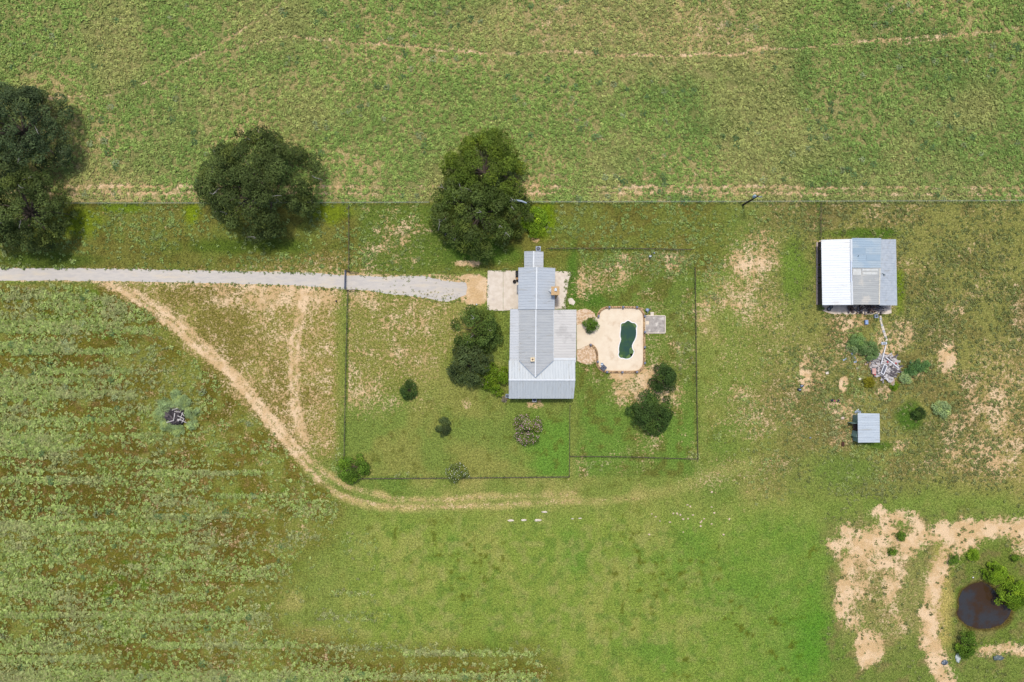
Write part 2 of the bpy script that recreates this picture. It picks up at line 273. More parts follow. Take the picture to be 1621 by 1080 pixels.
def plain(name, c, c2=None, sc=3.0, rough=0.75, metal=0.0, stretch=(1, 1, 1), lo=0.35, hi=0.65, bmp=0.0, c3=None, sc3=0.6, lo3=.5, hi3=.7, st3=(1, 1, 1)):
    if name in MATS: return MATS[name]
    m, t, b = new_mat(name)
    b.inputs['Roughness'].default_value = rough; b.inputs['Metallic'].default_value = metal
    if 'Specular IOR Level' in b.inputs: b.inputs['Specular IOR Level'].default_value = 0.3
    v = pos_node(t, stretch); n = noise(t, v, sc, 5)
    c2 = c2 or tuple(x * 0.75 for x in c[:3]) + (1,)
    o = mixc(t, ramp(t, n, lo, hi), c, c2)
    if c3: o = mixc(t, ramp(t, noise(t, pos_node(t, st3), sc3, 5), lo3, hi3), o, c3)
    t.links.new(o, b.inputs['Base Color'])
    if bmp: bump(t, b, n, bmp)
    MATS[name] = m; return m
def leaf_mat(name):
    if name in MATS: return MATS[name]
    m, t, b = new_mat(name); a = nd(t, 'ShaderNodeAttribute', attribute_name='Tint')
    t.links.new(a.outputs['Color'], b.inputs['Base Color']); b.inputs['Roughness'].default_value = 0.65
    b.inputs['Specular IOR Level'].default_value = 0.15
    tr = nd(t, 'ShaderNodeBsdfTranslucent'); t.links.new(a.outputs['Color'], tr.inputs['Color'])
    mx = nd(t, 'ShaderNodeMixShader'); mx.inputs[0].default_value = 0.25
    out = t.nodes['Material Output']
    t.links.new(b.outputs[0], mx.inputs[1]); t.links.new(tr.outputs[0], mx.inputs[2]); t.links.new(mx.outputs[0], out.inputs[0])
    MATS[name] = m; return m

# ------------------------------------------------------------------ object helpers
ORG = {}
def tag(o, label=None, cat=None, group=None, kind=None):
    if label: o['label'] = label
    if cat: o['category'] = cat
    if group: o['group'] = group
    if kind: o['kind'] = kind
    return o
def thing(name, loc, label, cat, group=None):
    o = bpy.data.objects.new(name, None); o.empty_display_size = 0.5; COL.objects.link(o); o.location = loc
    ORG[o] = Vector(loc); return tag(o, label, cat, group)
class MB:
    def __init__(s): s.v = []; s.f = []
    def poly(s, pts):
        k = len(s.v); s.v += [tuple(p) for p in pts]; s.f.append(tuple(range(k, k + len(pts)))); return s
    def prism(s, pts, z0, z1):
        """polygon (x,y) extruded from z0 to z1; pts counter-clockwise"""
        a = sum(pts[i][0] * pts[(i + 1) % len(pts)][1] - pts[(i + 1) % len(pts)][0] * pts[i][1] for i in range(len(pts)))
        if a < 0: pts = list(pts)[::-1]
        k = len(s.v); n = len(pts)
        s.v += [(p[0], p[1], z0) for p in pts] + [(p[0], p[1], z1) for p in pts]
        s.f.append(tuple(range(k + n - 1, k - 1, -1))); s.f.append(tuple(range(k + n, k + 2 * n)))
        for i in range(n):
            j = (i + 1) % n; s.f.append((k + i, k + j, k + n + j, k + n + i))
        return s
    def loft(s, A, B):
        """closed solid between two equal-length rings"""
        k = len(s.v); n = len(A); s.v += [tuple(p) for p in A] + [tuple(p) for p in B]
        s.f.append(tuple(range(k + n - 1, k - 1, -1))); s.f.append(tuple(range(k + n, k + 2 * n)))
        for i in range(n):
            j = (i + 1) % n; s.f.append((k + i, k + j, k + n + j, k + n + i))
        return s
    def box(s, x0, x1, y0, y1, z0, z1): return s.prism([(x0, y0), (x1, y0), (x1, y1), (x0, y1)], z0, z1)
    def bar(s, a, b, w, h, up=(0, 0, 1)):
        a = Vector(a); b = Vector(b); d = (b - a).normalized(); u = Vector(up)
        if abs(d.dot(u)) > 0.98: u = Vector((1, 0, 0))
        sx = d.cross(u).normalized() * (w / 2); sz = sx.cross(d).normalized() * (h / 2)
        R = lambda p: [p - sx - sz, p + sx - sz, p + sx + sz, p - sx + sz]
        return s.loft(R(b), R(a))
    def tube(s, pts, rads, n=8):
        pts = [Vector(p) for p in pts]; rings = []
        for i, p in enumerate(pts):
            d = (pts[min(i + 1, len(pts) - 1)] - pts[max(i - 1, 0)]).normalized()
            u = Vector((0, 0, 1)) if abs(d.z) < 0.9 else Vector((1, 0, 0))
            e1 = d.cross(u).normalized(); e2 = d.cross(e1).normalized()
            rings.append([p + (e1 * math.cos(2 * math.pi * j / n) + e2 * math.sin(2 * math.pi * j / n)) * rads[i] for j in range(n)])
        k = len(s.v)
        for r in rings: s.v += [tuple(q) for q in r]
        for i in range(len(rings) - 1):
            for j in range(n):
                j2 = (j + 1) % n; a = k + i * n; s.f.append((a + j, a + j2, a + n + j2, a + n + j))
        s.f.append(tuple(range(k, k + n))[::-1] if False else tuple(range(k, k + n)))
        e = k + (len(rings) - 1) * n; s.f.append(tuple(range(e + n - 1, e - 1, -1)))
        return s
    def lathe(s, c, prof, n=16, sx=1.0, sy=1.0, ang=0):
        """rings (r, z) about a vertical axis at c"""
        k = len(s.v); c = Vector(c)
        for r, z in prof:
            for j in range(n):
                t = 2 * math.pi * j / n + ang; s.v.append((c.x + r * sx * math.cos(t), c.y + r * sy * math.sin(t), c.z + z))
        for i in range(len(prof) - 1):
            for j in range(n):
                j2 = (j + 1) % n; a = k + i * n; s.f.append((a + j, a + j2, a + n + j2, a + n + j))
        s.f.append(tuple(range(k + n - 1, k - 1, -1))); e = k + (len(prof) - 1) * n; s.f.append(tuple(range(e, e + n)))
        return s
    def build(s, name, mat, parent=None, smooth=False, label=None):
        me = bpy.data.meshes.new(name); off = ORG.get(parent, Vector((0, 0, 0)))
        me.from_pydata([(v[0] - off.x, v[1] - off.y, v[2] - off.z) for v in s.v], [], s.f); me.update()
        if mat: me.materials.append(mat)
        if smooth:
            for p in me.polygons: p.use_smooth = True
        o = bpy.data.objects.new(name, me); COL.objects.link(o)
        if parent is not None: o.parent = parent
        ORG[o] = off
        if label: o['label'] = label
        return o
def quads_mesh(name, V, tint, mat, parent=None, off=(0, 0, 0)):
    """V (n,4,3) leaf quads, tint (n,3)"""
    n = len(V); me = bpy.data.meshes.new(name)
    me.vertices.add(n * 4); me.vertices.foreach_set('co', (V.reshape(-1, 3) - np.asarray(off)).astype(np.float32).ravel())
    me.loops.add(n * 4); me.loops.foreach_set('vertex_index', np.arange(n * 4, dtype=np.int32))
    me.polygons.add(n); me.polygons.foreach_set('loop_start', np.arange(0, n * 4, 4, dtype=np.int32))
    me.update(calc_edges=True)
    a = me.attributes.new('Tint', 'FLOAT_COLOR', 'POINT'); c = np.ones((n * 4, 4), np.float32); c[:, :3] = np.repeat(tint, 4, axis=0)
    a.data.foreach_set('color', c.ravel()); me.materials.append(mat)
    o = bpy.data.objects.new(name, me); COL.objects.link(o)
    if parent is not None: o.parent = parent
    return o
def leaves(c, nrm, L, W, rng):
    """leaf quads at c (n,3) with rough normals nrm (n,3), length L (n), width W (n)"""
    n = len(c); nrm = nrm / (np.linalg.norm(nrm, axis=1, keepdims=True) + 1e-9)
    r = rng.normal(size=(n, 3)); u = r - nrm * np.sum(r * nrm, axis=1, keepdims=True); u /= np.linalg.norm(u, axis=1, keepdims=True) + 1e-9
    v = np.cross(nrm, u); L = L[:, None]; W = W[:, None]
    return np.stack([c - u * L * .5, c + v * W * .5 + u * L * .06, c + u * L * .5, c - v * W * .5 + u * L * .06], axis=1)

# ------------------------------------------------------------------ ground
fx = np.arange(-104, 104.01, 0.30); fy = np.arange(-74, 74.01, 0.30)
gx = np.concatenate([[-4000, -2000, -900, -450, -250, -160, -120], fx, [120, 160, 250, 450, 900, 2000, 4000]])
gy = np.concatenate([[-4000, -2000, -900, -450, -250, -150, -90], fy, [90, 150, 250, 450, 900, 2000, 4000]])
GX, GY = np.meshgrid(gx, gy); PX = GX / S + 810.5; PY = 540 - GY / S
gcol, gbare, gweed, gnf, glf, gclear, grut = zones(PX, PY)
GZ = np.zeros_like(GX)
pdist = sdf(PX, PY, POND) * S
GZ -= 1.3 * ss(0.9, -1.6, pdist)
GZ += 0.55 * np.exp(-((PX - 1400) / 18) ** 2 - ((PY - 583) / 19) ** 2)
GZ += 0.5 * np.exp(-((PX - 1499) / 9) ** 2 - ((PY - 570) / 14) ** 2)
GZ += 0.45 * np.exp(-((PX - 276) / 15) ** 2 - ((PY - 656) / 14) ** 2)
GZ -= 0.05 * np.clip(grut, 0, 1) * (gclear == 0)
GZ -= 2.6 * (sdf(PX, PY, [(955, 495), (1012, 495), (1012, 582), (955, 582)]) < -2)
ny, nx = GX.shape
me = bpy.data.meshes.new('ground'); me.vertices.add(nx * ny)
me.vertices.foreach_set('co', np.stack([GX, GY, GZ], -1).astype(np.float32).ravel())
idx = np.arange(nx * ny).reshape(ny, nx)
q = np.stack([idx[:-1, :-1], idx[:-1, 1:], idx[1:, 1:], idx[1:, :-1]], -1).reshape(-1, 4).astype(np.int32)
me.loops.add(q.size); me.loops.foreach_set('vertex_index', q.ravel())
me.polygons.add(len(q)); me.polygons.foreach_set('loop_start', np.arange(0, q.size, 4, dtype=np.int32)); me.update(calc_edges=True)
a = me.attributes.new('Tint', 'FLOAT_COLOR', 'POINT'); c4 = np.ones((nx * ny, 4), np.float32); c4[:, :3] = gcol.reshape(-1, 3); a.data.foreach_set('color', c4.ravel())
a = me.attributes.new('bare', 'FLOAT', 'POINT'); a.data.foreach_set('value', gbare.astype(np.float32).ravel())
for p in me.polygons: p.use_smooth = True
m, t, b = new_mat('pasture'); b.inputs['Roughness'].default_value = 0.95; b.inputs['Specular IOR Level'].default_value = 0.05
at = nd(t, 'ShaderNodeAttribute', attribute_name='Tint'); ab = nd(t, 'ShaderNodeAttribute', attribute_name='bare')
v = pos_node(t); n1 = noise(t, v, 1.5, 5, 0.7); n2 = noise(t, v, 3.6, 4, 0.75); n3 = noise(t, v, 0.35, 4); n4 = noise(t, v, 7.0, 3, 0.7)
g = mixc(t, 1.0, at.outputs['Color'], mixc(t, ramp(t, n2, 0.28, 0.72), (0.45, 0.47, 0.40, 1), (1.5, 1.46, 1.46, 1)), 'MULTIPLY')
g = mixc(t, 1.0, g, mixc(t, ramp(t, n4, 0.3, 0.7), (0.66, 0.66, 0.62, 1), (1.32, 1.32, 1.32, 1)), 'MULTIPLY')
g = mixc(t, ramp(t, n1, 0.58, 0.74, 0, 0.45), g, mixc(t, 1.0, at.outputs['Color'], (1.45, 1.25, 1.15, 1), 'MULTIPLY'))
g = mixc(t, ramp(t, noise(t, v, 2.1, 4, .7), 0.30, 0.44, 0.6, 0.0), g, mixc(t, 1.0, at.outputs['Color'], (.50, .46, .40, 1), 'MULTIPLY'))
soil = mixc(t, ramp(t, n2, 0.3, 0.7), C4(238, 206, 156), C4(216, 178, 128))
soil = mixc(t, ramp(t, n3, 0.42, 0.62), soil, C4(250, 218, 176))
soil = mixc(t, ramp(t, n4, 0.35, 0.65, 0.35, 0.0), soil, C4(170, 136, 92))
th = math_(t, 'ADD', ab.outputs['Fac'], math_(t, 'MULTIPLY', math_(t, 'SUBTRACT', math_(t, 'ADD', math_(t, 'MULTIPLY', n1, 0.5), math_(t, 'MULTIPLY', n2, 0.5)), 0.5), 4.0))
mask = ramp(t, th, 0.45, 0.95)
t.links.new(mixc(t, mask, g, soil), b.inputs['Base Color'])
hh = math_(t, 'SUBTRACT', math_(t, 'ADD', math_(t, 'MULTIPLY', n2, 0.6), math_(t, 'MULTIPLY', n4, 0.4)), math_(t, 'MULTIPLY', mask, 0.25))
bump(t, b, hh, 0.9, 0.22)
me.materials.append(m); ground = bpy.data.objects.new('ground', me); COL.objects.link(ground); tag(ground, kind='structure')

# ------------------------------------------------------------------ low growth: weeds and grass (nobody could count it)
def scatter(n, f, rng, x0=-120, x1=1741, y0=-120, y1=1200):
    px = rng.uniform(x0, x1, n); py = rng.uniform(y0, y1, n)
    z = zones(px, py); keep = rng.uniform(0, 1, n) < f(px, py, z)
    return px[keep], py[keep], [q_[keep] for q_ in z]
def clumps(name, px, py, r, col, nl, rng, label_kind='stuff', flat=0.55, z0=0.0, lw=(0.5, 0.38)):
    n = len(px); cx = (px - 810.5) * S; cy = (540 - py) * S
    k = np.repeat(np.arange(n), nl); N = len(k)
    th = rng.uniform(0, 2 * np.pi, N); rr = np.sqrt(rng.uniform(0, 1, N)); R = r[k]
    dz = flat * R * (np.sqrt(np.clip(1 - 0.8 * rr * rr, 0.05, 1)) * rng.uniform(0.55, 1.1, N))
    c = np.stack([cx[k] + rr * R * np.cos(th), cy[k] + rr * R * np.sin(th), z0 + dz], -1)
    nrm = np.stack([0.8 * rr * np.cos(th), 0.8 * rr * np.sin(th), np.ones(N)], -1) + rng.normal(size=(N, 3)) * 0.35
    V = leaves(c, nrm, R * lw[0] * rng.uniform(.7, 1.3, N) * 1.5, R * lw[1] * rng.uniform(.7, 1.3, N) * 1.5, rng)
    tint = col[k] * rng.uniform(0.78, 1.22, N)[:, None]
    return V, tint
LM = leaf_mat('foliage')
rng = np.random.default_rng(5)
# north field crop and field weeds
px, py, z = scatter(150000, lambda x, y, z: z[2] * (z[3] > .5) * 0.9 * ss(.34, .5, fbm(x, y, 7, 201, 2) + .06), rng, y0=-120, y1=322)
base = np.where((rng.uniform(size=len(px)) < 0.3)[:, None], 1.28 * C(164, 178, 98), 1.28 * C(142, 168, 84)); tn = fbm(px, py, 130, 202, 4); dk = np.clip(ss(.5, .72, fbm(px, py, 60, 106, 4)) * (0.35 + 0.65 * ss(900, 1200, px)) + .7 * ss(950, 1350, px) * ss(70, 150, py) + .4 * blob(px, py, 230, 180, 130, 60, .6, 207), 0, 1)
base = base * (1 - 0.5 * dk[:, None]) + 1.3 * C(110, 140, 70) * 0.5 * dk[:, None]
base = base * (1 - .6 * ss(.42, .68, tn)[:, None]) + 1.3 * C(182, 176, 110) * .6 * ss(.42, .68, tn)[:, None]
V1, T1 = clumps('w', px, py, rng.uniform(.15, .38, len(px)), base * rng.uniform(.66, 1.3, len(px))[:, None], 11, rng, flat=1.1, lw=(.48, .45))
px, py, z = scatter(7000, lambda x, y, z: (z[3] > .5) * ss(.45, .6, fbm(x, y, 60, 211, 3)) * .55 + .35 * (z[4] > .5) * z[2], rng)
base = np.where(rng.uniform(size=len(px))[:, None] < .6, 1.2 * C(104, 132, 80), 1.3 * C(146, 158, 112)) * rng.uniform(.8, 1.2, len(px))[:, None]
V5, T5 = clumps('w', px, py, rng.uniform(.35, .75, len(px)) ** 1.2, base, 34, rng, flat=.8, lw=(.26, .24))
px, py, z = scatter(340000, lambda x, y, z: np.clip(z[2], 0, 1) * np.where(z[4] > .5, 1, .45) * (z[3] <= .5) * np.where(z[4] > .5, 1.0, ss(.3, .5, fbm(x, y, 10, 203, 2) + .05)) * np.where(z[4] > .5, 1.0, .6), rng, y0=321)
u = rng.uniform(size=len(px))[:, None]
base = np.where(z[4] > .5, 1.46, 1.3)[:, None] * np.where(u < .5, C(154, 170, 98), np.where(u < .8, C(136, 154, 78), C(160, 164, 104)))
dry_ = (ss(.5, .66, fbm(px * .6, py, 45, 208, 4)) * .4)[:, None]; base = base * (1 - dry_) + 1.25 * C(166, 160, 118) * dry_
east = (ss(1150, 1300, px) * (1 - .8 * blob(px, py, 1362, 700, 60, 90, .5, 212)) * (1 - .7 * blob(px, py, 1370, 560, 40, 50, .5, 213)))[:, None]; base = base * (1 - .75 * east) + 1.25 * C(124, 130, 74) * .75 * east
nst = (1 - ss(430, 446, py))[:, None] * (1 - east); base = base * (1 - .4 * nst) + 1.3 * C(120, 148, 74) * .4 * nst
V2, T2 = clumps('w', px, py, rng.uniform(.13, .36, len(px)) * np.where(px < 120, 1.2, 1.0), base * rng.uniform(.66, 1.25, len(px))[:, None], 11, rng, flat=.95, lw=(.5, .46))
weeds = quads_mesh('weeds', np.concatenate([V1, V2, V5]), np.concatenate([T1, T2, T5]), LM); tag(weeds, 'low sage green weeds spread over the fields and paddocks', 'weeds', kind='stuff')
# short grass tufts over the mown ground, in the colour of the turf they stand in
px, py, z = scatter(143000, lambda x, y, z: np.clip(.85 - z[1], 0, .8) * (z[3] <= .5) * (z[5] == 0) * (1 - .75 * (z[4] > .5)) * (sdf(x, y, POND) > 5), rng, y0=322)
base = 1.15 * z[0] * rng.uniform(.8, 1.25, len(px))[:, None]
V3, T3 = clumps('g', px, py, rng.uniform(.09, .24, len(px)), base, 5, rng, flat=.6, lw=(.75, .25))
# ragged grass along concrete and fence feet
ex, ey = [], []
def fringe(pts, n, spread):
    n = int(n * .45)
    pts = np.array(pts, float); seg = rng.integers(0, len(pts) - 1, n); tt = rng.uniform(0, 1, n)[:, None]
    p = pts[seg] * (1 - tt) + pts[seg + 1] * tt + rng.normal(size=(n, 2)) * spread; ex.extend(p[:, 0]); ey.extend(p[:, 1])
fringe([(904, 432), (899, 450), (898, 470), (895, 489)], 260, 2.2); fringe([(880, 429), (903, 431)], 30, 1)
fringe([(772, 430), (772, 492), (800, 493), (820, 493)], 90, 1.4); fringe([(774, 428), (818, 428)], 60, 1.1)
fringe([(0, 424.5), (280, 427), (430, 430), (545, 434)], 420, 1.5); fringe([(0, 446), (280, 448), (430, 452), (545, 459)], 420, 1.5)
fringe([(560, 436), (640, 436), (700, 438), (742, 446)], 130, 1.6); fringe([(560, 460), (640, 469), (700, 478), (742, 474)], 150, 2)
fringe([(554, 326), (554, 428)], 90, 1.2); fringe([(551, 462), (545, 755)], 260, 1.2); fringe([(545, 757), (900, 755)], 280, 1.0); fringe([(1099, 424), (1103, 726)], 300, 1.6); fringe([(903, 722), (1103, 726)], 160, 1.1); fringe([(112, 323), (680, 322)], 300, 1.0); fringe([(850, 322), (1621, 320)], 500, 1.6); fringe([(1297, 322), (1296, 378)], 160, 2.4); fringe([(866, 394), (1095, 394)], 200, 1.6)
fringe([(1301, 484), (1301, 499), (1412, 499)], 110, 1.6); fringe([(912, 574), (925, 580), (938, 577), (944, 572)], 40, 1.3)
ex = np.array(ex); ey = np.array(ey); base = 1.25 * C(114, 134, 62) * rng.uniform(.7, 1.35, len(ex))[:, None]
V4, T4 = clumps('g', ex, ey, rng.uniform(.10, .26, len(ex)), base, 8, rng, flat=.8, lw=(.8, .25))
grass = quads_mesh('grass', np.concatenate([V3, V4]), np.concatenate([T3, T4]), LM); tag(grass, 'short green and straw coloured grass over the mown ground', 'grass', kind='stuff')

# ------------------------------------------------------------------ paving, driveway, pond
def ragged(pts, step, amp, seed, closed=True):
    out = []; n = len(pts); rr = random.Random(seed)
    for i in range(n if closed else n - 1):
        a, b2 = pts[i], pts[(i + 1) % n]; d = math.hypot(b2[0] - a[0], b2[1] - a[1]); k = max(1, int(d / step))
        for j in range(k):
            f = j / k; out.append((a[0] + (b2[0] - a[0]) * f + rr.gauss(0, amp), a[1] + (b2[1] - a[1]) * f + rr.gauss(0, amp)))
    return out
def smooth_ring(pts, it=2, closed=True):
    for _ in range(it):
        o = []; n = len(pts)
        for i in range(n if closed else n - 1):
            a, b2 = pts[i], pts[(i + 1) % n]
            o += [(a[0] * .75 + b2[0] * .25, a[1] * .75 + b2[1] * .25), (a[0] * .25 + b2[0] * .75, a[1] * .25 + b2[1] * .75)]
        pts = ([pts[0]] + o + [pts[-1]]) if not closed else o
    return pts
def W2(pts, z=0.0): return [tuple(P(x, y, z)[:2]) for x, y in pts]
gravel = plain('gravel', C4(210, 202, 190), C4(194, 188, 181), 1.4, .95, stretch=(.45, 1.6, 1), lo=.3, hi=.75, c3=C4(218, 204, 180), sc3=.5, lo3=.48, hi3=.75, st3=(.4, 1.5, 1), bmp=.08)
drv_top = [(-300, 423), (0, 424.5), (120, 425), (280, 427.5), (430, 430.5), (480, 431.5), (548, 436), (600, 438), (640, 437), (668, 436), (690, 442), (715, 446), (738, 447)]
drv_bot = [(740, 456), (737, 466), (722, 474), (705, 478), (690, 475), (660, 470), (620, 466), (580, 460), (548, 458), (480, 453), (430, 451), (280, 447), (120, 444.5), (0, 444.5), (-300, 444)]
dp = ragged(drv_top + drv_bot, 5.0, 0.55, 3)
MB().prism(W2(dp), -.06, .012).build('driveway', gravel); tag(bpy.data.objects['driveway'], kind='structure')
conc = plain('concrete', C4(232, 220, 203), C4(218, 204, 185), 1.0, .85, c3=C4(206, 194, 184), sc3=.5, lo3=.6, hi3=.75)
conc_grey = plain('stained_concrete', C4(186, 178, 168), C4(160, 152, 144), 1.6, .9, c3=C4(214, 206, 194), sc3=1.2, lo3=.55, hi3=.65)
def struct(o): return tag(o, kind='structure')
sl = MB(); sl.prism(W2([(772, 428.5), (796.3, 428.5), (796.3, 492.2), (771, 491)]), -.1, .07); sl.prism(W2([(796.7, 428.5), (822, 428.8), (821, 490), (808, 491), (796.7, 492.2)]), -.1, .07); struct(sl.build('parking_slab', conc))
struct(MB().prism(W2(ragged([(876, 429), (902, 430.5), (904, 434), (900, 446), (898, 460), (897, 470), (895, 489), (876, 489)], 4, .5, 4)), -.1, .06).build('side_patio', conc))
struct(MB().prism(W2(ragged([(898, 474), (905, 472), (911, 478), (908, 483), (901, 481)], 2, .3, 5)), -.1, .04).build('stepping_slab', conc))
deckm = plain('deck_concrete', C4(240, 224, 197), C4(234, 215, 187), .8, .85, c3=C4(216, 192, 162), sc3=.5, lo3=.54, hi3=.72)
dwall = DECK_WALL
# deck: triangulated ring between the wall line and the pool edge
import bmesh
def sheet_with_hole(name, outer, hole, z0, z1, mat):
    bm = bmesh.new()
    def loop(pts, z): 
        vs = [bm.verts.new((*p, z)) for p in pts]; return vs, [bm.edges.new((vs[i], vs[(i + 1) % len(vs)])) for i in range(len(vs))]
    ov, oe = loop(outer, z1); hv, he = loop(hole, z1)
    bmesh.ops.triangle_fill(bm, edges=oe + he, use_beauty=True, use_dissolve=False, normal=(0, 0, 1))
    r = bmesh.ops.extrude_face_region(bm, geom=bm.faces[:])
    bmesh.ops.translate(bm, verts=[e for e in r['geom'] if isinstance(e, bmesh.types.BMVert)], vec=(0, 0, z0 - z1))
    bmesh.ops.recalc_face_normals(bm, faces=bm.faces[:])
    me = bpy.data.meshes.new(name); bm.to_mesh(me); bm.free(); me.materials.append(mat)
    o = bpy.data.objects.new(name, me); COL.objects.link(o); return o
def grow(pts, d):
    """offset a ring outwards by d (same units)"""
    n = len(pts); out = []; area = sum(pts[i][0] * pts[(i + 1) % n][1] - pts[(i + 1) % n][0] * pts[i][1] for i in range(n)); s_ = 1 if area > 0 else -1
    for i in range(n):
        a, b2 = pts[i - 1], pts[(i + 1) % n]; tx, ty = b2[0] - a[0], b2[1] - a[1]; l = math.hypot(tx, ty) + 1e-9
        out.append((pts[i][0] + s_ * ty / l * d, pts[i][1] - s_ * tx / l * d))
    return out
pool_w = smooth_ring(W2(POOL), 2)
cop_out = grow(pool_w, .14)
struct(sheet_with_hole('pool_deck', W2(dwall), cop_out, -.25, .09, deckm))
walk = [(913, 515), (923, 513), (935, 508), (946.5, 501), (946.5, 505), (934, 545.5), (925, 549), (918, 553), (913, 553)]
struct(MB().prism(W2(walk), -.1, .082).build('walkway', deckm))
flag = plain('flagstone', C4(232, 206, 176), C4(204, 170, 132), 2.6, .9, lo=.45, hi=.55, c3=C4(190, 160, 126), sc3=3.5, lo3=.56, hi3=.62, bmp=.4)
struct(MB().prism(W2(ragged([(912, 492), (918, 490), (926, 489), (934, 490.5), (941, 496), (944, 503), (934, 508.5), (922, 513.2), (913, 515)], 3, .25, 8)), -.1, .05).build('flagstone_terrace', flag))
struct(MB().prism(W2(ragged([(913, 553.3), (918, 553), (925, 549.3), (934, 545.8), (940, 549), (944, 558), (945, 572), (938, 576), (928, 577), (918, 574), (913, 571)], 3, .25, 9)), -.1, .05).build('flagstone_bed', flag))

pool = thing('swimming_pool', P(991, 538, 0), 'small freeform swimming pool full of green water with a white rim in the beige deck', 'pool')
cop = sheet_with_hole('coping', cop_out, pool_w, -.3, .115, plain('white_coping', C4(250, 248, 246), C4(238, 236, 232), 2, .6)); cop.parent = pool; cop.matrix_parent_inverse = pool.matrix_world.inverted()
cop.location = -Vector(pool.location)
bs = MB(); n = len(pool_w); low = [((x - pool.location.x) * .9 + pool.location.x, (y - pool.location.y) * .9 + pool.location.y) for x, y in pool_w]
k = 0; bs.v = [(x, y, -.3) for x, y in pool_w] + [(x, y, -1.6) for x, y in low]; bs.f = [(i, (i + 1) % n, n + (i + 1) % n, n + i) for i in range(n)] + [tuple(range(n, 2 * n))]
bs.build('basin', plain('algae_plaster', C4(70, 110, 80), C4(90, 120, 50), .8, .8), pool)
m, t, b = new_mat('algae_water'); v = pos_node(t)
cc = mixc(t, ramp(t, noise(t, v, .45, 4), .42, .66), C4(38, 74, 62), C4(56, 90, 48))
t.links.new(cc, b.inputs['Base Color']); b.inputs['Roughness'].default_value = .12; b.inputs['IOR'].default_value = 1.33; bump(t, b, noise(t, v, 3, 3), .06, .05)
MB().prism(pool_w, -.25, -.03).build('pool_water', m, pool)
for (x, y, r, sx, sy, an) in [(1005.5, 513.5, .5, .8, 1.3, .5), (983.8, 513.5, .38, .8, 1.2, -.3), (981.5, 564.6, .42, 1.2, .7, .5), (1000, 558, .55, .7, 1.6, .2), (996.5, 564, .5, 1.4, .6, .6)]:
    c = P(x, y, -.025); alg = MB(); alg.prism([(c.x + r * (sx * math.cos(q) * math.cos(an) - sy * math.sin(q) * math.sin(an)), c.y + r * (sx * math.cos(q) * math.sin(an) + sy * math.sin(q) * math.cos(an))) for q in [i * math.pi / 8 for i in range(16)]], -.03, -.022); alg.build('algae_patch', plain('algae', C4(92, 118, 44), C4(74, 108, 56), 2, .6), pool)

m, t, b = new_mat('pond_surface'); v = pos_node(t)
cc = mixc(t, ramp(t, noise(t, v, .3, 4), .42, .62), C4(66, 48, 30), C4(60, 60, 62))
t.links.new(cc, b.inputs['Base Color']); b.inputs['Roughness'].default_value = .08; b.inputs['IOR'].default_value = 1.33; bump(t, b, noise(t, v, 2.2, 3), .05, .05)
rr = random.Random(5); pw = [(x + rr.gauss(0, .09), y + rr.gauss(0, .09)) for x, y in grow(smooth_ring(W2(POND), 2), .35)]
water = MB().prism(pw, -.5, -.32).build('pond_water', m); tag(water, kind='structure')

# ------------------------------------------------------------------ house
def plane_of(p):
    A = np.array([[q[0], q[1], 1] for q in p]); s_, *_ = np.linalg.lstsq(A, np.array([q[2] for q in p]), rcond=None); return s_
def roof(name, pts, axis, mat, parent, sp=.46, th=.06, rib=(.10, .04), lift=0.0):
    """sheet roof: pts (px,py,z); ribs run along axis 'x' or 'y'"""
    w3 = [P(x, y, z + lift) for x, y, z in pts]; mb = MB()
    a = sum(w3[i].x * w3[(i + 1) % len(w3)].y - w3[(i + 1) % len(w3)].x * w3[i].y for i in range(len(w3)))
    if a < 0: w3 = w3[::-1]
    mb.loft([p - Vector((0, 0, th)) for p in w3], w3)
    pl = plane_of(w3); Z = lambda x, y: pl[0] * x + pl[1] * y + pl[2]
    i0 = 1 if axis == 'x' else 0; lo = min(p[i0] for p in w3); hi = max(p[i0] for p in w3); c = lo + .06
    while c < hi - .03:
        xs = []
        for i in range(len(w3)):
            p, q_ = w3[i], w3[(i + 1) % len(w3)]
            if (p[i0] > c) != (q_[i0] > c):
                f = (c - p[i0]) / (q_[i0] - p[i0]); xs.append((p + (q_ - p) * f)[1 - i0])
        xs.sort()
        for s0, s1 in zip(xs[::2], xs[1::2]):
            if s1 - s0 < .2: continue
            A = (s0 + .01, c) if axis == 'x' else (c, s0 + .01); B = (s1 - .01, c) if axis == 'x' else (c, s1 - .01)
            wv = rib[0] / 2; pr = lambda p: [Vector((p[0] + (0 if axis == 'x' else o), p[1] + (o if axis == 'x' else 0), 0)) for o in (-wv, wv)]
            def ring(p):
                l, r = pr(p); l2 = l.lerp(r, .25); r2 = l.lerp(r, .75)
                return [Vector((l.x, l.y, Z(l.x, l.y) - .01)), Vector((r.x, r.y, Z(r.x, r.y) - .01)), Vector((r2.x, r2.y, Z(r2.x, r2.y) + rib[1])), Vector((l2.x, l2.y, Z(l2.x, l2.y) + rib[1]))]
            r0, r1 = ring(A), ring(B)
            mb.loft(r0, r1) if axis == 'y' else mb.loft(r1, r0)
        c += sp
    o = mb.build(name, mat, parent)
    bm = bmesh.new(); bm.from_mesh(o.data); bmesh.ops.recalc_face_normals(bm, faces=bm.faces[:]); bm.to_mesh(o.data); bm.free()
    return o
def metal(name, c, c2, stretch, c3=None, rough=.45, lo3=.56, hi3=.7, sc3=.5):
    
    if c3 is None: return plain(name, c, c2, 1.2, rough, .08, stretch, .3, .7, 0, tuple(v * f for v, f in zip(c[:3], (.80, .76, .70))) + (1,), 1.0, .54, .74, (stretch[0] * 1.2, stretch[1] * 1.2, 1))
    return plain(name, c, c2, 1.2, rough, .08, stretch, .3, .7, 0, c3, sc3, lo3, hi3)
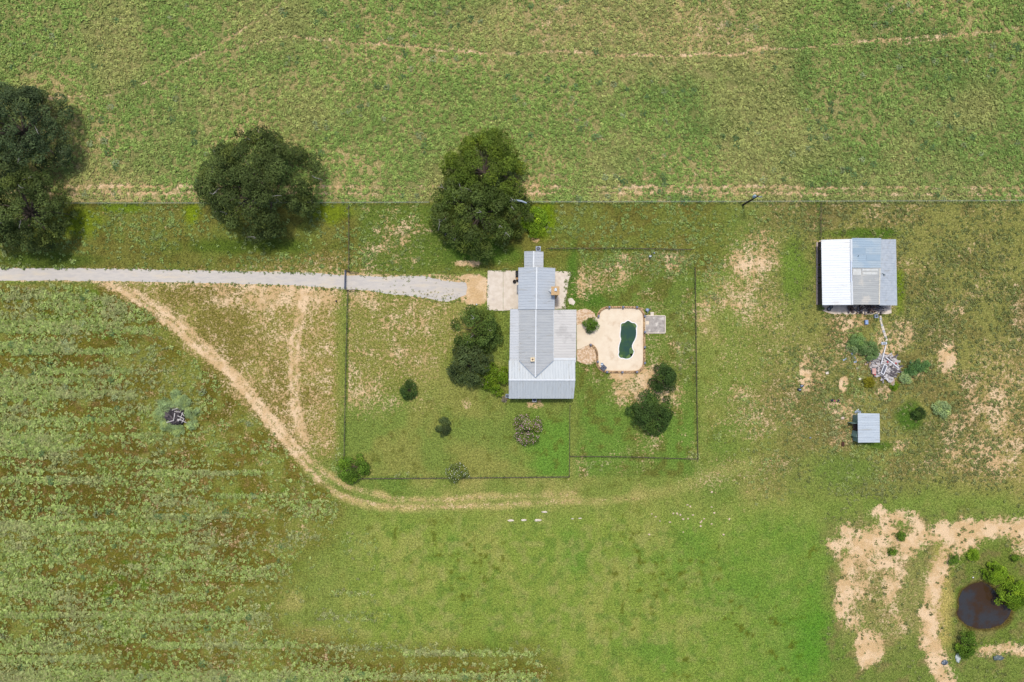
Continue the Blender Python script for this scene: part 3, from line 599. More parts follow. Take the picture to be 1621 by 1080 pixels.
KR = 1.38
mA = metal('galvanised_main', C4(192, 194, 193, KR), C4(182, 185, 186, KR), (.25, 2.2, 1))
mG = metal('galvanised_garage', C4(194, 200, 205, KR), C4(186, 193, 199, KR), (.25, 2.2, 1))
mW = metal('galvanised_wing', C4(200, 205, 206, KR), C4(192, 198, 200, KR), (2.2, .25, 1))
mL = metal('galvanised_porch', C4(206, 209, 211, KR), C4(198, 202, 205, KR), (.25, 2.2, 1))
mR = metal('weathered_porch', C4(208, 205, 199, KR), C4(198, 195, 190, KR), (.2, 1.6, 1), C4(186, 183, 178, KR), lo3=.5, hi3=.66, sc3=.4)
mC = plain('white_trim', C4(218, 222, 224, KR), C4(208, 213, 216, KR), 2, .5)
sid = plain('cream_siding', C4(222, 212, 196), C4(206, 196, 178), 2, .8, stretch=(1, 1, 8))
house = thing('farmhouse', P(848, 540, 0), 'grey metal roofed farmhouse in a T shape beside the pool deck', 'house')
E, RZ = 3.1, 4.4
def slope(name, pts, ax, m_, **k): return roof(name, pts, ax, m_, house, **k)
# front wing
slope('wing_roof', [(805.5, 570.8, E), (910.5, 570.8, E), (910.7, 601.4, RZ + .1), (805.5, 601.4, RZ + .1)], 'y', mW)
slope('wing_roof', [(805.7, 601.4, RZ + .1), (910.7, 601.4, RZ + .1), (908, 631.2, E - .1), (805.4, 631.2, E - .1)], 'y', mW)
# main gable
ap = (847.6, 597.5)
slope('main_roof', [(821.7, 488.6, E + .02), (848.4, 488.6, RZ - .03), (ap[0], ap[1], RZ - .03), (821.5, 571.2, E + .02)], 'x', mA, lift=.03)
slope('main_roof', [(848.4, 488.6, RZ - .03), (876.3, 488.6, E + .02), (876.3, 571.2, E + .02), (ap[0], ap[1], RZ - .03)], 'x', mA, lift=.03)
slope('garage_roof', [(820.6, 423.8, E + .12), (849.6, 423.0, RZ + .12), (849, 489.8, RZ + .12), (820.3, 489.8, E + .12)], 'x', mG, lift=.04)
slope('garage_roof', [(849.6, 423.0, RZ + .12), (879, 424.5, E + .12), (877.8, 490.2, E + .12), (849, 489.8, RZ + .12)], 'x', mG, lift=.04)
slope('utility_roof', [(829.8, 398, 2.7), (844.8, 397.6, 3.5), (844.6, 424.5, 3.5), (829.8, 424.5, 2.7)], 'x', mG)
slope('utility_roof', [(844.8, 397.6, 3.5), (860.3, 398.8, 2.7), (860.2, 424.5, 2.7), (844.6, 424.5, 3.5)], 'x', mL)
slope('porch_roof', [(807.6, 489.3, 2.5), (822.4, 489.3, 2.98), (822.4, 571.5, 2.98), (806.6, 571.5, 2.5)], 'x', mL)
slope('patio_roof', [(875.6, 490.4, 3.0), (912.6, 490.4, 2.45), (911.8, 574, 2.45), (875.6, 574, 3.0)], 'x', mR)
cap = MB()
def ridge(a, b, wd=.30): cap.bar(P(*a) + Vector((0, 0, .05)), P(*b) + Vector((0, 0, .05)), wd, .05)
ridge((805.5, 601.4, RZ + .13), (910.8, 601.4, RZ + .13), .28); ridge((848.4, 490.3, RZ + .03), (ap[0], ap[1] - .6, RZ + .03), .2); ridge((849.6, 423, RZ + .2), (849, 489.8, RZ + .2), .22); ridge((844.8, 397.6, 3.52), (844.6, 423.2, 3.52), .24)
cap.build('ridge_cap', mC, house)
fl = MB(); fl.bar(P(876.5, 568.6, 3.03), P(911.6, 568.6, 2.5), .42, .05); fl.bar(P(876.6, 491.2, 3.06), P(876.4, 568, 3.06), .10, .04)
fl.build('flashing', mC, house)
vl = MB(); vl.bar(P(821.8, 571.6, E + .12), P(ap[0], ap[1] + .4, RZ + .08), .14, .03); vl.bar(P(876, 571.6, E + .12), P(ap[0], ap[1] + .4, RZ + .08), .14, .03)
vl.build('valley_flashing', plain('lead_flashing', C4(150, 164, 178), C4(136, 150, 166), 2, .5), house)
def body(mb, x0, x1, y0, y1, axis, e, r):
    """gabled block under a roof, in survey pixels at wall-top height"""
    a = P(x0, y1, e); c = P(x1, y0, e)
    if axis == 'y':
        mx = (a.x + c.x) / 2; mk = lambda y: [Vector((a.x, y, -.1)), Vector((c.x, y, -.1)), Vector((c.x, y, e)), Vector((mx, y, r)), Vector((a.x, y, e))]
        mb.loft(mk(c.y), mk(a.y))
    else:
        my = (a.y + c.y) / 2; mk = lambda x: [Vector((x, a.y, -.1)), Vector((x, c.y, -.1)), Vector((x, c.y, e)), Vector((x, my, r)), Vector((x, a.y, e))]
        mb.loft(mk(a.x), mk(c.x))
wl = MB(); body(wl, 824.5, 873.5, 480, 598, 'y', E - .12, RZ - .3); body(wl, 823, 876, 426, 488, 'y', E, RZ - .12); body(wl, 832, 858.5, 400, 428, 'y', 2.55, 3.3)
wl.build('wall', sid, house)
wl = MB(); body(wl, 809, 905.5, 574, 628.5, 'x', E - .15, RZ - .25); wl.build('wall', sid, house)
wood = plain('post_timber', C4(150, 130, 108), C4(120, 102, 84), 3, .8)
for y in (494, 519, 544, 568):
    for x, z in ((910, 2.4), (808.8, 2.42)):
        c = P(x, y, 0); c.x = P(x, y, z).x; MB().box(c.x - .07, c.x + .07, c.y - .07, c.y + .07, -.05, z).build('porch_post', wood, house)
glass = plain('window_glass', (.03, .04, .05, 1), (.05, .06, .07, 1), 1, .1); frame_m = plain('window_frame_white', C4(235, 235, 232), None, 3, .5); door_m = plain('door_paint', C4(150, 120, 96), None, 2, .6)
def opening(kind, parent, c, along, wd, z0, z1, out):
    """window or door on a wall: c point on wall, along 'x'/'y', out = outward sign"""
    d = .05 * out
    def bx(mb, s0, s1, a0, a1, dd):
        lo, hi = sorted((0, dd))
        if along == 'x': mb.box(c.x + s0, c.x + s1, c.y + lo, c.y + hi, a0, a1)
        else: mb.box(c.x + lo, c.x + hi, c.y + s0, c.y + s1, a0, a1)
        return mb
    if kind == 'window':
        f = MB()
        bx(f, -wd / 2 - .08, wd / 2 + .08, z0 - .08, z0, d); bx(f, -wd / 2 - .08, wd / 2 + .08, z1, z1 + .08, d); bx(f, -wd / 2 - .08, -wd / 2, z0, z1, d); bx(f, wd / 2, wd / 2 + .08, z0, z1, d); bx(f, -.02, .02, z0, z1, d * .8)
        o = f.build('window', frame_m, parent); bx(MB(), -wd / 2, wd / 2, z0, z1, d * .5).build('pane', glass, o)
    else:
        o = bx(MB(), -wd / 2, wd / 2, z0, z1, d).build('door', door_m, parent); bx(MB(), wd / 2 - .16, wd / 2 - .08, 1.0, 1.08, d * 2).build('handle', plain('brass', (.4, .3, .12, 1), None, 3, .3, .9), o)
wz = E - .12
for x in (822, 846, 880): opening('window', house, P(x, 628.5, E - .15), 'x', 1.4, .9, 2.1, -1)
opening('door', house, P(862, 628.5, E - .15), 'x', .95, 0, 2.1, -1)
for y in (505, 550): opening('window', house, P(873.5, y, wz), 'y', 1.3, .9, 2.1, 1); opening('window', house, P(824.5, y, wz), 'y', 1.3, .9, 2.1, -1)
opening('door', house, P(873.5, 528, wz), 'y', 1.0, 0, 2.1, 1); opening('door', house, P(824.5, 528, wz), 'y', 1.0, 0, 2.1, -1)
opening('window', house, P(905.5, 600, E - .15), 'y', 1.3, .9, 2.1, 1); opening('window', house, P(809, 600, E - .15), 'y', 1.3, .9, 2.1, -1)
gd = MB(); c = P(823, 466, E)
for i in range(4): gd.box(c.x - .06, c.x, c.y - 1.5, c.y + 1.5, .06 + i * .55, .06 + i * .55 + .52)
gd.build('garage_door', frame_m, house)
brick = plain('tan_brick', C4(214, 182, 136), C4(192, 156, 110), 6, .9)
ch = MB(); a = P(873.3, 466.5, 5.3); c = P(885, 454.3, 5.3); ch.box(a.x, c.x, a.y, c.y, -.05, 5.2); ch.box(a.x - .07, c.x + .07, a.y - .07, c.y + .07, 5.2, 5.36)
ch.box(a.x + .25, c.x - .25, a.y - .35, a.y + .02, -.05, 2.9)
cho = ch.build('chimney', brick, house)
fc = P(879.7, 458.6, 5.5); MB().box(fc.x - .2, fc.x + .2, fc.y - .24, fc.y + .24, 5.36, 5.6).build('flue_cap', plain('flue_metal', C4(190, 205, 222), C4(110, 124, 142), 5, .4, .4), cho)
cr = MB(); p0 = P(868.3, 460, 4.0); p1 = P(873.3, 455.5, 4.1); p2 = P(873.3, 464.5, 4.1); p3 = P(873.3, 460, 4.25); cr.loft([p0 - Vector((0, 0, .3)), p1 - Vector((0, 0, .6)), p2 - Vector((0, 0, .6))], [p0 + Vector((0, 0, .03)), p1 + Vector((0, 0, .03)), p2 + Vector((0, 0, .03))]); cr.poly([p0 + Vector((0, 0, .05)), p3 + Vector((0, 0, .1)), p1 + Vector((0, 0, .05))]); cr.poly([p0 + Vector((0, 0, .05)), p2 + Vector((0, 0, .05)), p3 + Vector((0, 0, .1))])
cr.build('chimney_cricket', mC, house)
c = P(843.1, 569.2, 5.0); vn = MB(); vn.box(c.x - .34, c.x + .34, c.y - .34, c.y + .34, 4.2, 4.95); vo = vn.build('roof_vent', plain('cream_paint', C4(244, 226, 190), C4(232, 210, 170), 2, .7), house)
MB().lathe((c.x, c.y, 0), [(.16, 4.95), (.16, 5.03), (.11, 5.05)], 14).build('vent_cap', plain('rusty_cap', C4(150, 120, 96), C4(110, 92, 80), 4, .7), vo)

# ------------------------------------------------------------------ pool wall, equipment pad, patio things
stone = plain('stone_wall', C4(202, 168, 124), C4(128, 104, 78), 3.6, .9, lo=.46, hi=.54, bmp=.5)
pwall = thing('pool_wall', P(984, 538, 0), 'low brown stone wall with grey capped posts around the pool deck', 'wall')
pts = [P(x, y, 0) for x, y in smooth_ring(dwall, 2, False)]; sw = MB(); rr = random.Random(4); L = [0]
for a, b2 in zip(pts[:-1], pts[1:]): L.append(L[-1] + (b2 - a).length)
def at_len(d):
    for i in range(len(pts) - 1):
        if d <= L[i + 1]: return pts[i].lerp(pts[i + 1], (d - L[i]) / max(1e-6, L[i + 1] - L[i]))
    return pts[-1]
d = 0
while d < L[-1] - .05:
    l = rr.uniform(.24, .44); e = min(L[-1], d + l - .03); hgt = rr.uniform(.34, .46); wd = rr.uniform(.24, .32)
    a, b2 = at_len(d), at_len(e)
    if (b2 - a).length > .05: sw.bar(a + Vector((0, 0, hgt / 2 - .03)), b2 + Vector((0, 0, hgt / 2 - .03)), wd, hgt)
    d += l
sw.build('wall_stones', stone, pwall)
ft = MB()
for a, b2 in zip(pts[:-1], pts[1:]):
    if (b2 - a).length > .01: ft.bar(a + Vector((0, 0, .1)), b2 + Vector((0, 0, .1)), .42, .12)
ft.build('wall_footing', plain('mortar', C4(216, 180, 140), C4(196, 160, 120), 3, .9), pwall)
capm = plain('grey_cap', C4(150, 158, 178), C4(112, 118, 138), 6, .6)
for x, y in [(530, 138), (710, 137), (890, 138), (993, 255), (993, 462), (993, 662), (993, 868), (890, 986), (700, 988), (500, 986), (377, 850), (284, 629), (388, 256)]:
    c = P(*Z4((x, y)), 0); p = MB(); p.box(c.x - .14, c.x + .14, c.y - .14, c.y + .14, -.05, .86); o = p.build('wall_post', stone, pwall)
    MB().lathe((c.x, c.y, 0), [(.24, .86), (.24, .93), (.10, 1.05)], 4, ang=math.pi / 4).build('post_cap', capm, o)
pad = thing('equipment_pad', P(1037, 513, 0), 'grey stained concrete pad with a raised pale rim outside the pool wall', 'concrete pad')
MB().prism(W2([(1021.6, 500.5), (1052.5, 500.5), (1052.5, 527), (1021.6, 527)]), -.1, .12).build('slab', conc_grey, pad)
rim = MB(); q0 = W2([(1021, 527.4), (1052.8, 527.4), (1052.8, 500), (1021, 500)])
for i in range(4):
    a, b2 = Vector((*q0[i], .1)), Vector((*q0[(i + 1) % 4], .1)); dd = (b2 - a).normalized() * .06; rim.bar(a + dd, b2 - dd + dd * (2 if i % 2 else -1) * 0, .14, .22 + .005 * i)
rim.build('rim', conc, pad)
MB().prism(W2([(1029.5, 494.3), (1034.8, 494.3), (1034.8, 499.6), (1029.5, 499.6)]), -.1, .1).build('step', conc, pad)
MB().prism(W2([(1022, 508.5), (1027, 508.5), (1027, 514), (1022, 514)]), .12, .2).build('hatch_cover', deckm, pad)
bluegrey = plain('bluegrey_plastic', C4(176, 190, 210), C4(120, 134, 152), 4, .5)
pump = thing('pool_pump', P(1024, 491, 0), 'pale blue grey pool pump on the grass beside the wall corner', 'pump')
c = P(1024, 491, 0); MB().lathe(c, [(.28, 0), (.3, .1), (.3, .55), (.2, .68), (.08, .72)], 14).build('filter_tank', bluegrey, pump, True)
MB().tube([c + Vector((.15, -.1, .25)), c + Vector((.6, .2, .25))], [.14, .12], 10).build('motor', plain('dark_plastic', C4(70, 76, 88), C4(50, 54, 64), 3, .5), pump)
MB().tube([c + Vector((0, 0, .62)), c + Vector((.1, -.4, .5)), c + Vector((.1, -.6, .05))], [.05, .05, .05], 8).build('pipe', mC, pump)
char = plain('charcoal_top', C4(84, 90, 108), C4(66, 72, 88), 3, .5)
tb = thing('patio_table', P(955.4, 582.3, 0), 'square charcoal table with a dark centre hole in the corner of the pool deck', 'table')
c = P(955.4, 582.3, .7); R_ = .62
MB().prism([(c.x + R_ * math.cos(q), c.y + R_ * math.sin(q)) for q in (.06, math.pi / 2 + .06, math.pi + .06, 1.5 * math.pi + .06)], .68, .74).build('tabletop', char, tb)
for q in (.06, math.pi / 2 + .06, math.pi + .06, 1.5 * math.pi + .06):
    x, y = c.x + R_ * .8 * math.cos(q), c.y + R_ * .8 * math.sin(q); MB().box(x - .03, x + .03, y - .03, y + .03, .09, .68).build('leg', char, tb)
MB().lathe((c.x, c.y, .74), [(.12, 0), (.12, .012)], 14).build('centre_plug', plain('black_iron', (.015, .015, .017, 1), (.03, .03, .03, 1), 4, .6), tb)
chair = thing('patio_chair', P(952.6, 576.5, 0), 'small pale blue white chair beside the charcoal table on the deck', 'chair')
c = P(952.6, 576.5, 0); pw_ = plain('pale_plastic', C4(214, 228, 244), C4(196, 212, 230), 3, .5)
MB().box(c.x - .2, c.x + .2, c.y - .2, c.y + .2, .42, .46).build('seat', pw_, chair); MB().box(c.x - .2, c.x + .2, c.y + .2, c.y + .24, .42, .86).build('backrest', pw_, chair)
for sx in (-.17, .17):
    for sy in (-.17, .17): MB().box(c.x + sx - .02, c.x + sx + .02, c.y + sy - .02, c.y + sy + .02, .09, .42).build('leg', pw_, chair)

# things along the garage
black = MATS['black_iron']
gr = thing('grill', P(818.5, 434.5, 0), 'dark covered barbecue grill against the garage wall on the parking slab', 'grill')
c = P(818.3, 434.5, 0); MB().box(c.x - .25, c.x + .3, c.y - .55, c.y + .55, .35, .85).build('firebox', plain('navy_cover', C4(48, 44, 72), C4(34, 34, 46), 3, .6), gr)
l = MB(); l.tube([(c.x + .02, c.y - .5, .88), (c.x + .02, c.y + .5, .88)], [.27, .27], 12); l.build('lid', black, gr, True)
for sx in (-.2, .25):
    for sy in (-.48, .48): MB().box(c.x + sx - .03, c.x + sx + .03, c.y + sy - .03, c.y + sy + .03, .07, .35).build('leg', black, gr)
MB().box(c.x - .2, c.x + .2, c.y - .95, c.y - .55, .68, .72).build('side_shelf', plain('orange_wood', C4(206, 160, 110), None, 3, .7), gr)
for nm, x, y, r, lab in [('plant_pot', 814.4, 446, .28, 'round black pot standing alone on the parking slab'), ('plant_pot', 819.2, 444.2, .22, 'small dark pot tucked between the grill and garage wall')]:
    o = thing(nm, P(x, y, 0), lab, 'pot', 'black pots beside the garage'); MB().lathe(P(x, y, 0), [(r * .75, .07), (r, .45), (r * 1.08, .47), (r * 1.08, .5), (r * .95, .5), (r * .9, .42)], 14).build('pot', black, o, True); MB().lathe(P(x, y, 0), [(r * .88, .40), (r * .8, .43)], 12).build('soil', plain('potting_soil', (.02, .015, .01, 1), None, 5, .9), o)
bn = thing('bench', P(819.3, 458.5, 0), 'narrow grey bench along the garage wall facing the slab', 'bench'); c = P(819.8, 458.5, 0)
MB().box(c.x - .2, c.x + .1, c.y - .75, c.y + .75, .42, .47).build('seat', plain('grey_board', C4(158, 160, 164), None, 3, .8), bn)
for sy in (-.6, .6): MB().box(c.x - .15, c.x + .05, c.y + sy - .04, c.y + sy + .04, .07, .42).build('leg', MATS['grey_board'], bn)
def ac_unit(x, y, lab, sz=.42, m_=None):
    o = thing('condenser_unit', P(x, y, 0), lab, 'air conditioner', 'air conditioner units beside the house walls'); c = P(x, y, 0)
    MB().box(c.x - sz, c.x + sz, c.y - sz, c.y + sz, 0, .75).build('cabinet', m_ or bluegrey, o); MB().lathe((c.x, c.y, .75), [(sz * .8, 0), (sz * .8, .02), (sz * .3, .03)], 16).build('fan_grille', MATS['dark_plastic'], o); MB().box(c.x - sz * .1, c.x + sz * .1, c.y - sz * .1, c.y + sz * .1, .78, .8).build('fan_hub', bluegrey, o)
ac_unit(851.8, 394.8, 'dark grey air conditioner unit behind the small north gable'); ac_unit(845.8, 632.6, 'white and grey air conditioner unit at the south wall under the eave', .36, mC); ac_unit(803.3, 626.4, 'pale blue unit at the south west house corner', .32)

# ------------------------------------------------------------------ barn
barn = thing('barn', P(1358, 432, 0), 'large barn with one white roof slope and one patched blue grey slope', 'barn')
bw = metal('white_sheet', C4(226, 230, 234, 1.5), C4(220, 226, 230, 1.5), (.25, 2, 1)); bb = metal('blue_sheet', C4(182, 196, 203, KR), C4(172, 187, 196, KR), (.3, 1.2, 1), C4(166, 185, 198, KR), lo3=.48, hi3=.6)
bg_ = metal('old_grey_sheet', C4(188, 190, 186, KR), C4(176, 178, 176, KR), (.25, 2, 1), C4(204, 200, 190, KR)); bs_ = metal('pressed_shingle', C4(190, 197, 202, KR), C4(174, 182, 190, KR), (1.5, 1.5, 1))
def R(name, pts, m_, **k): return roof(name, pts, 'x', m_, barn, **k)
R('white_roof', [(1300, 380, 2.6), (1348.5, 378.5, 3.8), (1349.5, 482.8, 3.8), (1301.8, 483.2, 2.6)], bw, sp=.42)
R('blue_roof', [(1348.5, 377, 3.76), (1395, 377.2, 2.96), (1394, 424, 2.96), (1349, 424, 3.76)], bb, sp=.40, lift=.03)
R('grey_roof', [(1349, 423, 3.76), (1392.8, 423, 3.0), (1392.6, 482.4, 3.0), (1349.6, 482.4, 3.76)], bg_, sp=.36, lift=-.05)
R('shingle_roof', [(1392, 379, 2.9), (1418.4, 379, 2.25), (1420.3, 483.6, 2.25), (1392, 483.6, 2.9)], bs_, sp=.42, lift=-.03, rib=(.05, .02))
pt = MB()
for a in [[(1349.5, 392.5), (1370.5, 392.5), (1370.5, 402.5), (1349.5, 402.5)], [(1371.5, 403), (1393.5, 403), (1393.5, 413), (1371.5, 413)]]:
    zf = lambda x: 3.76 + (x - 1348.5) / 46.5 * -.8 + .085; w3 = [P(x, y, zf(x)) for x, y in a]; pt.loft([p - Vector((0, 0, .03)) for p in w3], w3)
pt.build('roof_patch', metal('blue_patch', C4(162, 181, 194, KR), C4(152, 172, 186, KR), (.3, 1.2, 1)), barn)
pt = MB()
for a in [[(1350, 426), (1363, 426), (1363, 435.5), (1350, 435.5)], [(1365, 425.5), (1390, 425.5), (1390, 429), (1365, 429)], [(1365, 430.5), (1389, 430.5), (1389, 435), (1365, 435)]]:
    zf = lambda x: 3.76 + (x - 1349) / 43.8 * -.76 + .03; w3 = [P(x, y, zf(x)) for x, y in a]; pt.loft([p - Vector((0, 0, .03)) for p in w3], w3)
pt.build('translucent_panel', plain('fibreglass_panel', C4(214, 216, 212, KR), C4(200, 200, 192, KR), 2, .5), barn)
cp = MB(); cp.bar(P(1347.6, 378.8, 3.86), P(1347.8, 415, 3.86), .34, .05); cp.build('ridge_cap', mC, barn); cp = MB(); cp.bar(P(1348.4, 445, 3.86), P(1349.2, 482.6, 3.86), .30, .05); cp.build('ridge_cap', mC, barn)
cp = MB(); cp.bar(P(1347.5, 413, 3.9), P(1347.7, 446, 3.9), .2, .05); cp.build('ridge_cap', metal('dull_cap', C4(206, 216, 230, KR), C4(196, 206, 222, KR), (1, 1, 1)), barn)
sm = MB(); sm.bar(P(1393, 425, 3.0), P(1391.8, 482, 3.0), .2, .03); sm.build('lap_flashing', plain('cream_flashing', C4(218, 214, 200, KR), C4(196, 190, 172, KR), 4, .6), barn)
dk = MB(); c = P(1358.4, 405.3, 3.7); dk.prism([(c.x - .12, c.y - .12), (c.x + .14, c.y - .06), (c.x + .1, c.y + .14)], 3.55, 3.7); dk.build('tar_patch', plain('tar', C4(70, 92, 104), None, 4, .6), barn); dk = MB(); c = P(1399, 435, 2.7); dk.prism([(c.x - .35, c.y + .3), (c.x + .3, c.y - .05), (c.x + .05, c.y), (c.x + .05, c.y - .3)], 2.6, 2.78); dk.build('tar_patch', plain('tar', C4(70, 92, 104), None, 4, .6), barn)
old = plain('old_barn_wood', C4(98, 86, 82), C4(66, 58, 58), 3, .9, stretch=(1, 6, .6))
wlb = MB(); xw = P(1294.3, 0, 0).x
y0, y1 = P(0, 482.5, 0).y, P(0, 383.5, 0).y; yy = y0; rr = random.Random(9)
while yy < y1 - .1:
    d = rr.uniform(.16, .3)
    if rr.random() < .82: wlb.box(xw, xw + rr.uniform(.03, .06), yy, min(y1, yy + d - .015), .15, rr.uniform(2.2, 2.6))
    yy += d
xe = P(1418.4, 0, 2.25).x - .35; yt = P(0, 380, 3).y - .3
for i, x in enumerate(np.arange(xw + .3, xe, .3)): wlb.box(x, x + .28, yt - .04 - .01 * (i % 2), yt, 0, 2.5 if x < P(1395, 0, 3).x else 2.15)
for i, y in enumerate(np.arange(P(0, 483, 3).y + .3, yt, .3)): wlb.box(xe - .04 - .01 * (i % 2), xe, y, y + .28, 0, 2.08)
wlb.build('wall', old, barn)
MB().box(xw - .28, xw - .04, y0, y1, -.05, .2).build('sill_beam', plain('pale_sill', C4(206, 190, 176), C4(180, 160, 148), 3, .9), barn)
for y in np.linspace(y0 + .1, y1 - .1, 5): MB().box(xw + .08, xw + .26, y - .09, y + .09, 0, 2.66).build('post', old, barn)
ys = P(0, 483.2, 2.6).y + .3
for x in (1310, 1330, 1350, 1371, 1392, 1412):
    c = P(x, 480, 3.2); MB().box(c.x - .09, c.x + .09, ys, ys + .18, 0, 2.6 if x < 1395 else 2.15).build('post', old, barn)
struct(MB().prism(W2(ragged([(1297, 381), (1411, 381), (1411, 496), (1396, 497), (1340, 498), (1316, 497), (1302, 492)], 4, .4, 12)), -.1, .05).build('barn_slab', plain('dusty_concrete', C4(232, 216, 196), C4(212, 196, 178), 1.2, .9)))
def tyre(x, y, r, lab, tilt=0):
    o = thing('scrap_wheel', P(x, y, 0), lab, 'tyre', 'old tyres by the barn'); c = P(x, y, .06); mb = MB(); n1_, n2_ = 18, 8; k = 0
    for i in range(n1_):
        for j in range(n2_):
            q, s_ = 2 * math.pi * i / n1_, 2 * math.pi * j / n2_; mb.v.append((c.x + (r + .09 * math.cos(s_)) * math.cos(q), c.y + (r + .09 * math.cos(s_)) * math.sin(q), c.z + .1 + .1 * math.sin(s_)))
    for i in range(n1_):
        for j in range(n2_): mb.f.append((i * n2_ + j, ((i + 1) % n1_) * n2_ + j, ((i + 1) % n1_) * n2_ + (j + 1) % n2_, i * n2_ + (j + 1) % n2_))
    mb.build('tread', plain('old_rubber', (.03, .03, .032, 1), (.06, .06, .06, 1), 4, .8), o, True); MB().lathe((c.x, c.y, c.z + .04), [(r - .07, 0), (r - .07, .1), (r - .12, .1), (.06, .06)], 16).build('rim', plain('grey_rim', C4(160, 160, 164), C4(120, 120, 126), 4, .6), o)
tyre(1311.8, 489.6, .3, 'old tyre with grey rim lying on the barn slab nearest its left corner'); tyre(1315.3, 486, .24, 'smaller dark old tyre tucked under the barn eave')

def pieces(n, fpos, name, label, cat, group, mats, lens, wid, zf, seed, dirf=None, tilt=.12):
    r_ = random.Random(seed); meshes = []
    for i, m_ in enumerate(mats):
        for kk in range(3):
            mb = MB(); l = r_.uniform(*lens); w_ = r_.uniform(*wid); h_ = w_ * r_.uniform(.25, .6)
            n_ = 5; pp = [Vector((-l / 2 + l * j / (n_ - 1), 0, .02 * r_.uniform(-1, 1))) for j in range(n_)]
            mb.loft([Vector((-l / 2, -w_ / 2, -h_ / 2)), Vector((-l / 2 - .03, w_ / 2, -h_ / 2)), Vector((-l / 2, w_ / 2, h_ / 2)), Vector((-l / 2 + .02, -w_ / 2, h_ / 2))][::1], [Vector((l / 2, -w_ / 2, -h_ / 2)), Vector((l / 2 + .05, w_ / 2, -h_ / 2)), Vector((l / 2, w_ / 2, h_ / 2)), Vector((l / 2 - .04, -w_ / 2, h_ / 2))])
            me_ = bpy.data.meshes.new(name); me_.from_pydata([tuple(v_) for v_ in mb.v], [], mb.f); me_.materials.append(m_); me_.update(); meshes.append(me_)
    for i in range(n):
        x, y = fpos(r_); o = bpy.data.objects.new(name, meshes[r_.randrange(len(meshes))]); COL.objects.link(o)
        o.location = P(x, y, 0) + Vector((0, 0, zf(x, y, r_))); ang = dirf(x, y, r_) if dirf else r_.uniform(0, math.pi)
        o.rotation_euler = (r_.gauss(0, tilt), r_.gauss(0, tilt), ang); o.scale = (r_.uniform(.7, 1.3), r_.uniform(.8, 1.25), 1); tag(o, label, cat, group)
gw = [plain('board_grey', C4(170, 166, 166), C4(140, 136, 138), 4, .9, stretch=(1, 1, 1)), plain('board_pale', C4(208, 202, 198), C4(184, 178, 176), 4, .9), plain('board_dark', C4(110, 104, 106), C4(84, 78, 80), 4, .9), plain('board_tan', C4(190, 168, 146), C4(160, 138, 118), 4, .9)]
dkw = [plain('scrap_dark', C4(58, 52, 54), C4(40, 38, 40), 4, .9), plain('scrap_grey', C4(126, 122, 126), C4(96, 92, 98), 4, .8), plain('scrap_brown', C4(122, 98, 84), C4(96, 76, 66), 4, .9)]
pieces(70, lambda r_: (r_.uniform(1340, 1393), r_.uniform(485, 496)), 'firewood', 'dark split wood piled in the row on the slab below the barn eave', 'firewood', 'dark wood piled in front of the barn', dkw, (.5, 1.1), (.12, .26), lambda x, y, r_: .1 + r_.uniform(0, .4), 21)
pieces(14, lambda r_: (r_.uniform(1384, 1398), r_.uniform(483, 494)), 'scrap_pole', 'thin grey pole leaning across the right end of the wood row below the barn', 'pole', 'grey poles at the end of the wood row', [gw[0], gw[2]], (1.2, 2.2), (.05, .1), lambda x, y, r_: .3 + r_.uniform(0, .3), 22, lambda x, y, r_: r_.gauss(-.5, .25))

# ------------------------------------------------------------------ garden shed
sh = thing('garden_shed', P(1370, 677, 0), 'small green metal shed with grey ribbed roof and open doors on the left', 'shed')
roof('roof', [(1357.8, 654.3, 2.25), (1392.4, 654.8, 2.1), (1392.9, 700.4, 2.1), (1358.3, 701, 2.25)], 'x', metal('shed_sheet', C4(196, 206, 212, KR), C4(182, 192, 200, KR), (.25, 2, 1)), sh, sp=.42)
grn = plain('green_siding', C4(138, 166, 158), C4(122, 150, 142), 3, .6, stretch=(1, 1, 1)); x0 = P(1349.6, 0, 0).x; x1 = P(1391, 0, 2.1).x - .1; y0 = P(0, 697.5, 0).y; y1 = P(0, 656.5, 0).y
d0 = P(0, 681, 0).y; d1 = P(0, 668.2, 0).y
ws = MB(); ws.box(x0, x0 + .06, y0, d0, 0, 2.16); ws.box(x0, x0 + .06, d1, y1, 0, 2.16); ws.box(x0, x0 + .06, d0, d1, 1.95, 2.16); ws.box(x0 + .06, x1, y0, y0 + .06, 0, 2.06); ws.box(x0 + .06, x1, y1 - .06, y1, 0, 2.06); ws.box(x1 - .06, x1, y0 + .06, y1 - .06, 0, 2.0)
yy = y0 + .15
while yy < y1 - .1:
    if not (d0 - .06 < yy < d1 + .02): ws.box(x0 - .02, x0 + .001, yy, yy + .05, .02, 2.1)
    yy += .3
ws.build('wall', grn, sh)
MB().box(x0 + .07, x1 - .07, y0 + .07, y1 - .07, .02, .08).build('shed_floor', plain('shed_boards', C4(150, 124, 110), C4(120, 98, 88), 3, .9), sh)
MB().bar((x0 - .02, d1 + .03, 1.02), (x0 - .95, d1 - .05, 1.02), .04, 1.9).build('door', grn, sh)
MB().bar((x0 - .04, d0 - .02, 1.02), (x0 - .30, d0 - .98, 1.02), .04, 1.9).build('door', grn, sh)
o = thing('metal_sheet', P(1357.5, 652, 0), 'pale crumpled metal sheet lying against the north wall of the shed', 'metal sheet'); c = P(1357.5, 652, 0)
